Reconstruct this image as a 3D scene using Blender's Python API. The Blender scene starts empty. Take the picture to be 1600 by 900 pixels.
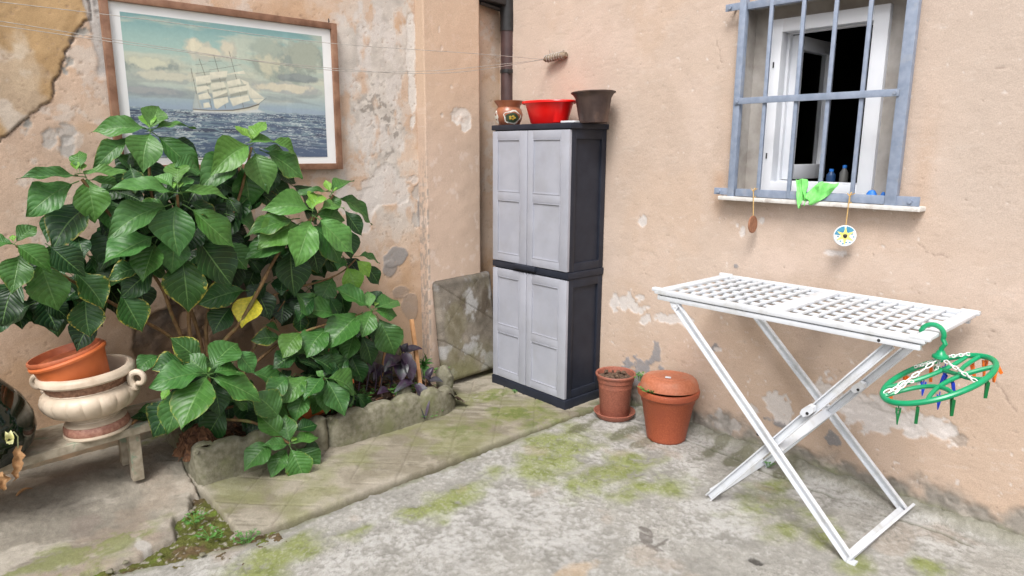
import bpy, bmesh, math, random
import numpy as np
from mathutils import Vector, Matrix

random.seed(7)
SC = bpy.context.scene
COL = SC.collection

# ------------------------------------------------------------------ camera
FPX = 1062.87                      # focal length in pixels of the 1600 px wide frame
PITCH, YAW, ROLL = math.radians(11.42), math.radians(42.084), math.radians(0.257)
CAM = np.array([0.0, 0.0, 1.55])
_F = np.array([math.sin(YAW)*math.cos(PITCH), math.cos(YAW)*math.cos(PITCH), -math.sin(PITCH)])
_r = np.array([math.cos(YAW), -math.sin(YAW), 0.0])
_u = np.cross(_r, _F)
_R = _r*math.cos(ROLL) + _u*math.sin(ROLL)
_U = -_r*math.sin(ROLL) + _u*math.cos(ROLL)
cd = bpy.data.cameras.new('camera'); cam = bpy.data.objects.new('camera', cd); COL.objects.link(cam)
cam.matrix_world = Matrix(((_R[0], _U[0], -_F[0], CAM[0]), (_R[1], _U[1], -_F[1], CAM[1]), (_R[2], _U[2], -_F[2], CAM[2]), (0, 0, 0, 1)))
cd.sensor_width = 36; cd.lens = FPX/1600*36; cd.clip_start = 0.05; cd.clip_end = 2000
SC.camera = cam

# ------------------------------------------------------------------ light
SUN_DIR = Vector((-0.52, -0.30, 0.80)).normalized()      # towards the sun
w = bpy.data.worlds.new('World'); SC.world = w; w.use_nodes = True
nt = w.node_tree; bg = nt.nodes['Background']
sky = nt.nodes.new('ShaderNodeTexSky'); sky.sky_type = 'NISHITA'; sky.sun_disc = False
sky.sun_elevation = math.asin(SUN_DIR.z); sky.sun_rotation = math.atan2(SUN_DIR.x, SUN_DIR.y)
sky.dust_density = 4.0; sky.air_density = 1.0; sky.ozone_density = 1.0
hs = nt.nodes.new('ShaderNodeHueSaturation'); hs.inputs['Saturation'].default_value = 0.28   # overcast: almost white
nt.links.new(sky.outputs[0], hs.inputs['Color']); nt.links.new(hs.outputs[0], bg.inputs['Color'])
bg.inputs['Strength'].default_value = 0.12
sd = bpy.data.lights.new('sun', 'SUN'); sun = bpy.data.objects.new('sun', sd); COL.objects.link(sun)
sd.energy = 1.5; sd.angle = math.radians(20); sd.color = (1.0, 0.975, 0.94)
sun.rotation_euler = SUN_DIR.to_track_quat('Z', 'Y').to_euler(); sun.location = (-3, -3, 8)
SC.view_settings.view_transform = 'Standard'; SC.view_settings.look = 'None'
SC.view_settings.exposure = 0.86; SC.view_settings.gamma = 1.0
SC.cycles.max_bounces = 8; SC.cycles.diffuse_bounces = 2

# ------------------------------------------------------------------ helpers
WX, WY, PY_ = 3.19, 3.665, 3.58     # right wall plane x, left wall plane y, pilaster front y

def at(px, py, X=None, Y=None, Z=None):
    d = _F + (px-800)/FPX*_R - (py-450)/FPX*_U
    if X is not None: t = (X-CAM[0])/d[0]
    elif Y is not None: t = (Y-CAM[1])/d[1]
    else: t = (Z-CAM[2])/d[2]
    return CAM + d*t
def depth(P): return float((np.array(P)-CAM) @ _F)
def pxm(P): return FPX/depth(P)

class MB:
    def __init__(s): s.v = []; s.f = []; s.uv = None
    def add(s, vs, fs):
        o = len(s.v); s.v += [tuple(map(float, p)) for p in vs]; s.f += [tuple(i+o for i in f) for f in fs]; return s
    def box(s, c, size, rot=None, bev=0.0):
        vs, fs = _boxdata(tuple(round(float(x), 5) for x in size), round(bev, 5))
        R = rot if rot is not None else Matrix.Identity(3); c = Vector(c)
        return s.add([R @ v + c for v in vs], fs)
    def bar(s, a, b, w_, h_, up=(0, 0, 1), bev=0.0):       # box from a to b, w_ across, h_ along up
        a = Vector(a); b = Vector(b); y = (b-a); L = y.length; y.normalize()
        x = y.cross(Vector(up)).normalized(); z = x.cross(y)
        R = Matrix((x, y, z)).transposed()
        return s.box((a+b)/2, (w_, L, h_), R, bev)
    def tube(s, pts, r, n=8, cap=True, closed=False):
        pts = [Vector(p) for p in pts]; k = len(pts)
        rs = r if hasattr(r, '__len__') else [r]*k
        prev = None; rings = []
        for i, p in enumerate(pts):
            if closed: t = (pts[(i+1) % k]-pts[i-1])
            else: t = pts[min(i+1, k-1)]-pts[max(i-1, 0)]
            t.normalize()
            if prev is None:
                prev = t.orthogonal().normalized()
            prev = (prev - t*prev.dot(t)).normalized(); q = t.cross(prev)
            rings.append([p + (prev*math.cos(2*math.pi*j/n)+q*math.sin(2*math.pi*j/n))*rs[i] for j in range(n)])
        vs = [v for rg in rings for v in rg]; fs = []
        for i in range(k if closed else k-1):
            i2 = (i+1) % k
            for j in range(n):
                j2 = (j+1) % n
                fs.append((i*n+j, i*n+j2, i2*n+j2, i2*n+j))
        if cap and not closed:
            fs.append(tuple(reversed(range(n)))); fs.append(tuple((k-1)*n+j for j in range(n)))
        return s.add(vs, fs)
    def lathe(s, prof, c=(0, 0, 0), n=40, M=None, fl=None):
        vs = []; fs = []; k = len(prof); c = Vector(c)
        for i, (r, z) in enumerate(prof):
            for j in range(n):
                a = 2*math.pi*j/n
                rr = r*(fl(i, a) if fl else 1)
                v = Vector((rr*math.cos(a), rr*math.sin(a), z))
                vs.append((M @ v if M else v)+c)
        for i in range(k-1):
            for j in range(n):
                j2 = (j+1) % n; fs.append((i*n+j, i*n+j2, (i+1)*n+j2, (i+1)*n+j))
        return s.add(vs, fs)
    def prism(s, poly, fn, d):      # poly in 2d, fn(u,v,t)->3d, from t=0 to d
        n = len(poly)
        vs = [fn(u, v, 0) for u, v in poly]+[fn(u, v, d) for u, v in poly]
        fs = [tuple(range(n)), tuple(reversed(range(n, 2*n)))]+[(i, n+i, n+(i+1) % n, (i+1) % n) for i in range(n)]
        return s.add(vs, fs)
_bc = {}
def _boxdata(size, bev):
    k = (size, bev)
    if k in _bc: return _bc[k]
    bm = bmesh.new(); bmesh.ops.create_cube(bm, size=1)
    for v in bm.verts: v.co = Vector((v.co.x*size[0], v.co.y*size[1], v.co.z*size[2]))
    if bev > 0: bmesh.ops.bevel(bm, geom=list(bm.edges), offset=min(bev, min(size)*.45), segments=2, profile=.6, affect='EDGES')
    bm.verts.index_update()
    _bc[k] = ([v.co.copy() for v in bm.verts], [tuple(v.index for v in f.verts) for f in bm.faces]); bm.free()
    return _bc[k]

def link(name, me, parent=None):
    o = bpy.data.objects.new(name, me); COL.objects.link(o)
    if parent: o.parent = parent
    return o
def wloc(o):
    v = Vector((0, 0, 0))
    while o: v += o.location; o = o.parent
    return v
def obj(name, mb, mat, parent=None, origin=None, smooth=35, solid=None):
    """links the collected geometry (world coordinates) as one mesh object"""
    base = wloc(parent) if parent else Vector((0, 0, 0))
    org = Vector(origin) if origin is not None else base
    me = bpy.data.meshes.new(name)
    me.from_pydata([tuple(Vector(v)-org) for v in mb.v], [], mb.f); me.validate()
    bm = bmesh.new(); bm.from_mesh(me); bmesh.ops.recalc_face_normals(bm, faces=bm.faces); bm.to_mesh(me); bm.free()
    me.materials.append(mat)
    if smooth:
        me.shade_smooth()
        try: me.set_sharp_from_angle(angle=math.radians(smooth))
        except Exception: pass
    o = link(name, me, parent); o.location = org-base
    return o
def tag(o, label=None, cat=None, group=None, kind=None):
    if label: o['label'] = label
    if cat: o['category'] = cat
    if group: o['group'] = group
    if kind: o['kind'] = kind
    return o
def thing(name, loc, label, cat, group=None):
    o = bpy.data.objects.new(name, None); COL.objects.link(o); o.location = Vector([float(a) for a in loc])
    o.empty_display_size = .05
    return tag(o, label, cat, group)
def copy_obj(o, parent=None, **kw):
    c = o.copy(); COL.objects.link(c)
    if parent is not None: c.parent = parent
    return c
def copy_tree(o, parent=None):
    kids = list(o.children)
    c = o.copy(); COL.objects.link(c); c.parent = parent
    for k in kids: copy_tree(k, c)
    return c

# numpy noise -------------------------------------------------------
_rg = np.random.RandomState(11); _T = _rg.rand(256, 256)
def vn(x, y, s=0):
    x = np.asarray(x, float)+s*17.31; y = np.asarray(y, float)+s*9.77
    xi = np.floor(x).astype(int); yi = np.floor(y).astype(int); fx = x-xi; fy = y-yi
    fx = fx*fx*(3-2*fx); fy = fy*fy*(3-2*fy)
    a = _T[xi % 256, yi % 256]; b = _T[(xi+1) % 256, yi % 256]; c = _T[xi % 256, (yi+1) % 256]; d = _T[(xi+1) % 256, (yi+1) % 256]
    return (a*(1-fx)+b*fx)*(1-fy)+(c*(1-fx)+d*fx)*fy
def fbm(x, y, f, o=4, s=0, g=.5):
    t = 0; a = 1; n = 0
    for i in range(o):
        t = t+a*vn(x*f+i*3.7, y*f-i*5.1, s+i); n += a; a *= g; f *= 2.03
    return t/n
def ss(a, b, x):
    t = np.clip((x-a)/(b-a), 0, 1); return t*t*(3-2*t)
def sdf(x, y, poly):            # >0 inside
    P = np.array(poly, float); n = len(P); d = np.full(np.shape(x), 1e9); ins = np.zeros(np.shape(x), bool)
    for i in range(n):
        ax, ay = P[i]; bx, by = P[(i+1) % n]; ex, ey = bx-ax, by-ay
        t = np.clip(((x-ax)*ex+(y-ay)*ey)/(ex*ex+ey*ey+1e-12), 0, 1)
        d = np.minimum(d, np.hypot(x-ax-t*ex, y-ay-t*ey))
        if abs(ey) > 1e-12:
            c = ((ay > y) != (by > y)) & (x < ex*(y-ay)/ey+ax); ins ^= c
    return np.where(ins, d, -d)
def sdl(x, y, pts):             # distance to a polyline
    P = np.array(pts, float); d = np.full(np.shape(x), 1e9)
    for (ax, ay), (bx, by) in zip(P[:-1], P[1:]):
        ex, ey = bx-ax, by-ay
        t = np.clip(((x-ax)*ex+(y-ay)*ey)/(ex*ex+ey*ey+1e-12), 0, 1)
        d = np.minimum(d, np.hypot(x-ax-t*ex, y-ay-t*ey))
    return d
def mixc(C, m, c):
    m = np.clip(m, 0, 1)[..., None]; return C*(1-m)+np.array(c)*m
def grid(name, P, C, mat, parent=None, keep=None, org=None):
    """P (n,m,3) world points, C (n,m,3) linear colour"""
    n, m = P.shape[:2]; idx = np.arange(n*m).reshape(n, m)
    q = np.stack([idx[:-1, :-1], idx[1:, :-1], idx[1:, 1:], idx[:-1, 1:]], -1).reshape(-1, 4)
    if keep is not None: q = q[keep[:-1, :-1].reshape(-1)]
    used = np.zeros(n*m, bool); used[q.reshape(-1)] = True
    remap = np.cumsum(used)-1; q = remap[q]; V = P.reshape(-1, 3)[used]
    if parent is not None: V = V-np.array(wloc(parent))
    elif org is not None: V = V-np.array(org)
    me = bpy.data.meshes.new(name); me.vertices.add(len(V)); me.vertices.foreach_set('co', V.astype(np.float32).ravel())
    me.loops.add(len(q)*4); me.loops.foreach_set('vertex_index', q.astype(np.int32).ravel())
    me.polygons.add(len(q)); me.polygons.foreach_set('loop_start', (np.arange(len(q))*4).astype(np.int32))
    try: me.polygons.foreach_set('loop_total', np.full(len(q), 4, np.int32))
    except Exception: pass
    me.update(calc_edges=True)
    at_ = me.color_attributes.new('Col', 'FLOAT_COLOR', 'POINT')
    cc = np.ones((len(V), 4), np.float32); cc[:, :3] = np.clip(C.reshape(-1, 3)[used], 0.003, 1); at_.data.foreach_set('color', cc.ravel())
    me.shade_smooth(); me.materials.append(mat)
    o = link(name, me, parent)
    if org is not None and parent is None: o.location = Vector(org)
    return o

# materials ---------------------------------------------------------
def newmat(name):
    m = bpy.data.materials.new(name); m.use_nodes = True; n = m.node_tree
    return m, n, n.nodes['Principled BSDF']
def noise(n, scale, detail=4, rough=.55, coord='Object'):
    tc = n.nodes.new('ShaderNodeTexCoord'); t = n.nodes.new('ShaderNodeTexNoise')
    t.inputs['Scale'].default_value = scale; t.inputs['Detail'].default_value = detail; t.inputs['Roughness'].default_value = rough
    n.links.new(tc.outputs[coord], t.inputs['Vector']); return t
def ramp(n, src, stops):
    r = n.nodes.new('ShaderNodeValToRGB'); e = r.color_ramp.elements
    while len(e) < len(stops): e.new(.5)
    for k, (p, c) in zip(e, stops): k.position = p; k.color = (*c, 1) if len(c) == 3 else c
    n.links.new(src, r.inputs[0]); return r
def bump(n, src, b, strength=.3, dist=.002, prev=None):
    k = n.nodes.new('ShaderNodeBump'); k.inputs['Strength'].default_value = strength; k.inputs['Distance'].default_value = dist
    n.links.new(src, k.inputs['Height'])
    if prev: n.links.new(prev.outputs[0], k.inputs['Normal'])
    n.links.new(k.outputs[0], b.inputs['Normal']); return k
def simple(name, c1, c2=None, rough=.6, scale=30, lo=.35, hi=.65, bs=.2, bd=.001, bscale=None, spec=.5, coat=0, c3=None, dscale=6, damt=(.52, .68), coord='Object'):
    """two-tone noise colour with an optional third colour of dirt in patches"""
    m, n, b = newmat(name)
    t = noise(n, scale, coord=coord); r = ramp(n, t.outputs[0], [(lo, c1), (hi, c2 or c1)])
    out = r.outputs[0]
    if c3:
        t2 = noise(n, dscale, 6, .65, coord); r2 = ramp(n, t2.outputs[0], [(damt[0], (0, 0, 0)), (damt[1], (1, 1, 1))])
        mx = n.nodes.new('ShaderNodeMix'); mx.data_type = 'RGBA'; mx.inputs['B'].default_value = (*c3, 1)
        n.links.new(out, mx.inputs['A']); n.links.new(r2.outputs[0], mx.inputs['Factor']); out = mx.outputs['Result']
    n.links.new(out, b.inputs['Base Color'])
    b.inputs['Roughness'].default_value = rough; b.inputs['Specular IOR Level'].default_value = spec
    if coat: b.inputs['Coat Weight'].default_value = coat; b.inputs['Coat Roughness'].default_value = .15
    if bs: bump(n, noise(n, bscale or scale*4, 5, coord=coord).outputs[0], b, bs, bd)
    return m
def vcol(name, rough=.9, f1=220, lo=.84, hi=1.14, b1=(70, .35, .004), b2=(420, .4, .0015), spec=.25):
    m, n, b = newmat(name)
    a = n.nodes.new('ShaderNodeVertexColor'); a.layer_name = 'Col'
    t = noise(n, f1, 4, .7); r = ramp(n, t.outputs[0], [(.3, (lo,)*3), (.7, (hi,)*3)])
    mx = n.nodes.new('ShaderNodeMix'); mx.data_type = 'RGBA'; mx.blend_type = 'MULTIPLY'; mx.inputs['Factor'].default_value = 1
    n.links.new(a.outputs[0], mx.inputs['A']); n.links.new(r.outputs[0], mx.inputs['B']); n.links.new(mx.outputs['Result'], b.inputs['Base Color'])
    b.inputs['Roughness'].default_value = rough; b.inputs['Specular IOR Level'].default_value = spec
    k = bump(n, noise(n, b1[0], 5, .6).outputs[0], b, b1[1], b1[2])
    bump(n, noise(n, b2[0], 4, .6).outputs[0], b, b2[1], b2[2], k)
    return m

PLASTER = vcol('plaster', .92)
CONC = vcol('weathered_concrete', .9, 300, .72, 1.24, (60, .5, .006), (380, .6, .003))
MOSSM = vcol('moss_soil', .95, 300, .6, 1.35, (90, .8, .012), (420, .8, .004))
PRINTM = vcol('print_paper', .35, 30, .97, 1.03, (20, .02, .0005), (60, .03, .0005), .5)
SLATEM = vcol('slate', .75, 160, .75, 1.25, (50, .4, .004), (260, .4, .0015))
TERRA = simple('terracotta', (.34, .085, .035), (.46, .13, .055), .42, 22, c3=(.30, .12, .07), dscale=9, damt=(.56, .75), bs=.12)
TERRA_O = simple('orange_plastic_terracotta', (.52, .125, .035), (.60, .155, .045), .5, 9, bs=.05, c3=(.42, .13, .06), dscale=14, damt=(.6, .8))
TERRA_S = simple('speckled_terracotta', (.29, .065, .028), (.39, .095, .040), .55, 160, lo=.4, hi=.62, c3=(.30, .07, .035), dscale=7, damt=(.5, .7), bs=.1)
TERRA_B = simple('dusty_brown_terracotta', (.26, .085, .055), (.36, .125, .08), .6, 130, lo=.4, hi=.62, c3=(.22, .085, .06), dscale=7, damt=(.5, .7), bs=.1)
SOIL = simple('potting_soil', (.05, .03, .02), (.16, .10, .065), .95, 55, bs=.9, bd=.012, bscale=70)
BARK = simple('fibrous_root', (.07, .03, .015), (.20, .095, .045), .9, 45, bs=.8, bd=.006, bscale=90)
CREAM = simple('cream_ceramic', (.50, .41, .31), (.62, .52, .41), .45, 8, c3=(.40, .30, .21), dscale=7, damt=(.5, .75), bs=.08)
BROWNC = simple('brown_relief_ceramic', (.14, .06, .035), (.30, .16, .10), .5, 60, bs=.9, bd=.006, bscale=70)
PINKC = simple('pink_relief_ceramic', (.28, .12, .085), (.42, .22, .16), .5, 70, bs=.8, bd=.004, bscale=80)
DGREY = simple('charcoal_plastic', (.014, .017, .028), (.019, .023, .036), .5, 12, bs=.1, bscale=300, spec=.35, c3=(.028, .032, .046), dscale=5, damt=(.5, .85))
LGREY = simple('pale_grey_plastic', (.335, .345, .40), (.375, .385, .44), .5, 7, bs=.06, bscale=260, c3=(.305, .305, .33), dscale=4.5, damt=(.5, .85))
WHITEP = simple('white_plastic', (.60, .625, .67), (.66, .685, .725), .42, 8, bs=.05, bscale=120, c3=(.46, .455, .43), dscale=11, damt=(.50, .80))
WHITEW = simple('white_painted_wood', (.72, .745, .80), (.77, .79, .84), .4, 6, bs=.06, bscale=60)
GRILLE = simple('blue_grey_metal_paint', (.20, .245, .33), (.27, .315, .41), .5, 26, bs=.25, bscale=90, c3=(.30, .32, .36), dscale=16, damt=(.55, .75))
RED = simple('red_plastic', (.85, .006, .006), (.90, .01, .008), .34, 6, bs=.02)
DBROWN = simple('aged_brown_plastic', (.045, .028, .026), (.085, .055, .047), .5, 10, bs=.15, c3=(.15, .09, .065), dscale=7, damt=(.5, .72))
PIPEM = simple('brown_pipe_paint', (.055, .03, .03), (.075, .042, .04), .42, 14, bs=.06, c3=(.10, .06, .058), dscale=9, damt=(.58, .8))
BLACKM = simple('black_metal', (.012, .012, .013), (.022, .022, .024), .5, 30)
GREENP = simple('green_plastic', (.004, .26, .105), (.006, .31, .13), .3, 12, bs=.02)
DGREENP = simple('dark_green_clip_plastic', (.004, .13, .035), (.006, .17, .05), .35, 12, bs=.02)
BLUEP = simple('blue_clip_plastic', (.008, .035, .42), (.012, .05, .5), .35, 12, bs=.02)
ORANGEP = simple('orange_clip_plastic', (.85, .16, .012), (.9, .2, .02), .35, 12, bs=.02)
WHITEC = simple('white_chain_plastic', (.76, .76, .74), (.84, .84, .83), .35, 12, bs=.02)
LIME = simple('lime_green_cloth', (.20, .72, .16), (.27, .82, .22), .85, 60, bs=.4, bscale=260, bd=.0015)
SKYBLUE = simple('bright_blue_rubber', (.015, .16, .62), (.03, .22, .7), .5, 20, bs=.1)
WOODF = simple('brown_frame_wood', (.16, .075, .042), (.27, .14, .085), .55, 14, bs=.3, bscale=60, c3=(.31, .18, .115), dscale=12, damt=(.5, .75))
OLDWOOD = simple('weathered_grey_wood', (.25, .215, .155), (.44, .385, .30), .85, 22, bs=.6, bscale=60, bd=.003, c3=(.22, .28, .20), dscale=12, damt=(.56, .62))
STAKEM = simple('cut_pine_stake', (.40, .20, .085), (.52, .28, .13), .75, 20, bs=.4, bscale=80, c3=(.24, .11, .05), dscale=14, damt=(.6, .7))
BAMBOO = simple('green_bamboo', (.16, .17, .06), (.24, .22, .09), .6, 20, bs=.2)
STEMM = simple('hydrangea_stem', (.10, .05, .02), (.20, .12, .045), .75, 40, bs=.6, bscale=90, bd=.002, c3=(.16, .17, .05), dscale=8, damt=(.55, .65))
TWINE = simple('plain_twine', (.55, .34, .12), (.66, .44, .18), .85, 80)
CORD = simple('grey_plastic_line', (.32, .29, .26), (.45, .42, .39), .55, 40)
PEGW = simple('grey_driftwood', (.17, .125, .085), (.32, .25, .18), .9, 30, bs=.6, bscale=120, bd=.002)
DISCW = simple('reddish_wood_slice', (.24, .10, .055), (.34, .16, .09), .6, 60, bs=.2)
DARKROOM = simple('dim_room_shade', (.020, .019, .019), (.032, .030, .028), .9, 4)  # near-black colour stands in for the unlit interior
STONE = simple('mossy_stone', (.125, .118, .075), (.225, .21, .155), .9, 34, bs=.8, bscale=110, bd=.004, c3=(.15, .155, .075), dscale=6, damt=(.50, .70))
DRYLEAF = simple('dry_brown_leaf', (.26, .13, .05), (.42, .24, .11), .8, 40, bs=.4)
DIRT = simple('ground_dirt', (.12, .10, .075), (.2, .17, .13), .95, 3, bs=.6, bd=.02)

def glassmat(name, c, rough=.05, trans=1.0):
    m, n, b = newmat(name); t = noise(n, 5); r = ramp(n, t.outputs[0], [(.3, c), (.7, tuple(x*1.3 for x in c))])
    n.links.new(r.outputs[0], b.inputs['Base Color']); b.inputs['Roughness'].default_value = rough
    b.inputs['Transmission Weight'].default_value = trans; return m
PANE = glassmat('window_glass', (.9, .93, .93), .02)
BOTTLE = glassmat('dark_green_glass', (.004, .009, .005), .07, 0)

def leafmat():
    m, n, b = newmat('leaf_blade')
    oi = n.nodes.new('ShaderNodeObjectInfo'); uv = n.nodes.new('ShaderNodeUVMap'); uv.uv_map = 'UVMap'
    sx = n.nodes.new('ShaderNodeSeparateXYZ'); n.links.new(uv.outputs[0], sx.inputs[0])
    def M(op, a, b_=None, c=None):
        k = n.nodes.new('ShaderNodeMath'); k.operation = op
        for i, q in enumerate((a, b_, c)):
            if q is None: continue
            if isinstance(q, (int, float)): k.inputs[i].default_value = q
            else: n.links.new(q, k.inputs[i])
        return k.outputs[0]
    u = M('ABSOLUTE', sx.outputs[0]); v = sx.outputs[1]
    # lateral veins sweep forward and curve towards the tip
    ph = M('FRACT', M('MULTIPLY', M('SUBTRACT', v, M('MULTIPLY', M('POWER', u, 1.25), .26)), 8.5))
    dv = M('ABSOLUTE', M('SUBTRACT', ph, .5))                        # 0 on a vein
    vein = M('SUBTRACT', 1, n_ss(n, dv, .0, .075)); rib = M('SUBTRACT', 1, n_ss(n, u, .012, .055))
    vv = M('MAXIMUM', rib, M('MULTIPLY', vein, .55))
    t = noise(n, 9, 5, .6); sh = ramp(n, t.outputs[0], [(.3, (.72, .74, .7)), (.7, (1.25, 1.2, 1.2))])
    mul = n.nodes.new('ShaderNodeMix'); mul.data_type = 'RGBA'; mul.blend_type = 'MULTIPLY'; mul.inputs['Factor'].default_value = 1
    n.links.new(oi.outputs['Color'], mul.inputs['A']); n.links.new(sh.outputs[0], mul.inputs['B'])
    # browned yellow rim where the object's alpha asks for it
    t3 = noise(n, 16, 4, .6)
    edge = M('ADD', u, M('MULTIPLY', M('SUBTRACT', t3.outputs[0], .5), .9)); edge = M('ADD', edge, M('MULTIPLY', v, .22))
    ym = M('MULTIPLY', n_ss(n, edge, .98, 1.22), M('SUBTRACT', 1, oi.outputs['Alpha']))
    yl = n.nodes.new('ShaderNodeMix'); yl.data_type = 'RGBA'; yl.inputs['B'].default_value = (.42, .36, .06, 1)
    n.links.new(ym, yl.inputs['Factor']); n.links.new(mul.outputs['Result'], yl.inputs['A'])
    vc = n.nodes.new('ShaderNodeMix'); vc.data_type = 'RGBA'; vc.inputs['B'].default_value = (.15, .29, .085, 1)
    n.links.new(M('MULTIPLY', vv, .62), vc.inputs['Factor']); n.links.new(yl.outputs['Result'], vc.inputs['A'])
    n.links.new(vc.outputs['Result'], b.inputs['Base Color'])
    b.inputs['Roughness'].default_value = .40; b.inputs['Specular IOR Level'].default_value = .42
    q = M('SUBTRACT', M('MULTIPLY', n_ss(n, dv, .0, .42), .8), M('MULTIPLY', rib, .8))
    k = bump(n, q, b, .34, .004); bump(n, noise(n, 120, 3).outputs[0], b, .12, .0015, k)
    tr = n.nodes.new('ShaderNodeBsdfTranslucent'); n.links.new(vc.outputs['Result'], tr.inputs['Color'])
    ms = n.nodes.new('ShaderNodeMixShader'); ms.inputs[0].default_value = .16
    n.links.new(b.outputs[0], ms.inputs[1]); n.links.new(tr.outputs[0], ms.inputs[2]); n.links.new(ms.outputs[0], n.nodes['Material Output'].inputs[0])
    return m
def n_ss(n, src, a, b_):
    k = n.nodes.new('ShaderNodeMapRange'); k.interpolation_type = 'SMOOTHSTEP'
    k.inputs['From Min'].default_value = a; k.inputs['From Max'].default_value = b_
    n.links.new(src, k.inputs['Value']); return k.outputs[0]
LEAF = leafmat()
PURPLE = simple('purple_leaf', (.020, .010, .024), (.042, .020, .048), .42, 30, bs=.2, c3=(.05, .058, .058), dscale=12, damt=(.48, .62))
WEED = simple('weed_leaf', (.05, .16, .03), (.10, .26, .05), .55, 40, bs=.2)
# ------------------------------------------------------------------ setting
def blob(U, V, c, ru, rv, s, f=8, amp=.7, edge=.15):
    d = np.hypot((U-c[0])/ru, (V-c[1])/rv)
    return ss(0, edge, 1-d+(fbm(U, V, f, 5, s)-.5)*2*amp)
def lwp(px, py): p = at(px, py, Y=WY); return (p[0], p[2])
def rwp(px, py): p = at(px, py, X=WX); return (p[1], p[2])
def plp(px, py): p = at(px, py, Y=PY_); return (p[0], p[2])
def gp(px, py, z=0): p = at(px, py, Z=z); return (p[0], p[1])

# far ground sheet, under everything
mb = MB(); R_ = 300
mb.add([(-R_, -R_, -.16), (R_, -R_, -.16), (R_, R_, -.16), (-R_, R_, -.16)], [(0, 1, 2, 3)])
tag(obj('ground', mb, DIRT, smooth=0), kind='structure')

# --- left wall (behind the shrub), grid facing -y
xs = np.arange(-0.5, WX+.004, .0066); zs = np.arange(-.12, 3.02, .0066)
U, V = np.meshgrid(xs, zs, indexing='ij')
n1 = fbm(U, V, 3, 5, 1); n2 = fbm(U, V, 14, 5, 2); n3 = fbm(U, V, 60, 3, 3)
C = np.ones(U.shape+(3,))*np.array([.555, .41, .31])
C = C*(1+(n1-.5)[..., None]*np.array([.25, .3, .35]))*(1+(n2-.5)[..., None]*.22)
D = (n1-.5)*.008+(n2-.5)*.0025+(n3-.5)*.0008           # out of the wall, metres
# ochre and white stains of the paint
C = mixc(C, ss(.52, .7, fbm(U, V, 4, 5, 5))*.45, (.53, .32, .165))
C = mixc(C, ss(.50, .66, fbm(U, V, 5, 6, 6, .6))*.5, (.63, .515, .42)); C = mixc(C, ss(.58, .64, fbm(U, V, 8, 6, 7, .62))*.5*ss(.6, 1.2, V), (.60, .55, .50))
# A: loose old render, top left, proud of the wall with a broken edge
A = [lwp(*p) for p in [(-200, 330), (-80, 270), (0, 218), (20, 205), (45, 181), (62, 167), (78, 158), (83, 140), (84, 130), (93, 112), (100, 95), (104, 77), (113, 60), (122, 45), (132, 31), (142, 28), (139, 0), (135, -120), (-400, -200), (-500, 200)]]
wob = (fbm(U, V, 40, 4, 8)-.5)*.022
sa = sdf(U, V, A)+wob; mA = ss(-.002, .004, sa)
CA = np.ones(C.shape)*np.array([.44, .295, .155])*(1+(fbm(U, V, 10, 5, 9)-.5)[..., None]*.5)
CA = mixc(CA, blob(U, V, lwp(20, 150), .17, .25, 12, 9, .7, .4)*.85, (.56, .49, .42))
CA = mixc(CA, blob(U, V, lwp(35, 105), .06, .16, 13, 12, .6, .4)*.7, (.64, .55, .44))
CA = mixc(CA, ss(.55, .65, fbm(U, V, 7, 5, 14))*.55, (.37, .24, .12))
C = C*(1-mA[..., None])+CA*mA[..., None]
D += mA*.006+mA*(fbm(U, V, 25, 4, 10)-.5)*.003
crack = ss(.004, .0008, np.abs(sa+.003))*ss(.2, .45, fbm(U, V, 9, 3, 31)+.12); D -= crack*.012; C = mixc(C, crack*.65, (.14, .115, .095))
chip = ss(.03, .012, np.abs(sa+.018))*ss(.60, .66, fbm(U, V, 22, 4, 15)); C = mixc(C, chip, (.36, .34, .31)); D -= chip*.004
# grey strip left of the picture
g = blob(U, V, lwp(152, 15), .045, .26, 16, 12, .6, .2); C = mixc(C, g*.9, (.48, .46, .44)); D -= g*.004
# B: the big bare area right of the picture
wB = ss(1.84, 2.0, U)*ss(2.52, 2.44, U)*ss(.95, 1.25, V)
nB = fbm(U, V*.6, 6, 7, 20, .62)
band = np.exp(-((U-lwp(590, 100)[0]-.05*np.sin(V*3))/.30)**2)
mB = ss(.47, .58, nB*.95+band*.19+(V-1.5)*.03-.06)*wB
CB = np.ones(C.shape)*np.array([.56, .51, .46])*(1+(fbm(U, V, 16, 6, 21)-.5)[..., None]*.55)
CB = mixc(CB, ss(.54, .62, fbm(U, V, 45, 4, 22))*blob(U, V, lwp(590, 185), .26, .30, 23, 6, .6, .6)*.8, (.24, .215, .19))
CB = mixc(CB, ss(.50, .60, fbm(U, V, 11, 5, 24))*.75, (.62, .57, .53))
C = C*(1-mB[..., None])+CB*mB[..., None]; D -= mB*.0008+mB*ss(.55, .65, fbm(U, V, 60, 3, 25))*.0008
sm = blob(U, V, lwp(643, 110), .035, .34, 26, 14, .55, .12); C = mixc(C, sm, (.66, .62, .58)); D -= sm*.002
sm = blob(U, V, lwp(560, 330), .14, .16, 27, 9, .9, .12)+blob(U, V, lwp(600, 290), .2, .12, 28, 9, .9, .12); C = mixc(C, sm*.8, (.60, .55, .51)); D -= sm*.0025
# grey cement patches low on the right of it
for (px, py, a, b, s) in [(618, 402, .10, .07, 40), (608, 418, .06, .06, 41), (640, 478, .06, .11, 42), (628, 455, .07, .05, 43), (655, 330, .02, .12, 44)]:
    g = blob(U, V, lwp(px, py), a, b, s, 10, .45, .1); C = mixc(C, g, np.array([.30, .275, .26])); D += g*.003
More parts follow.
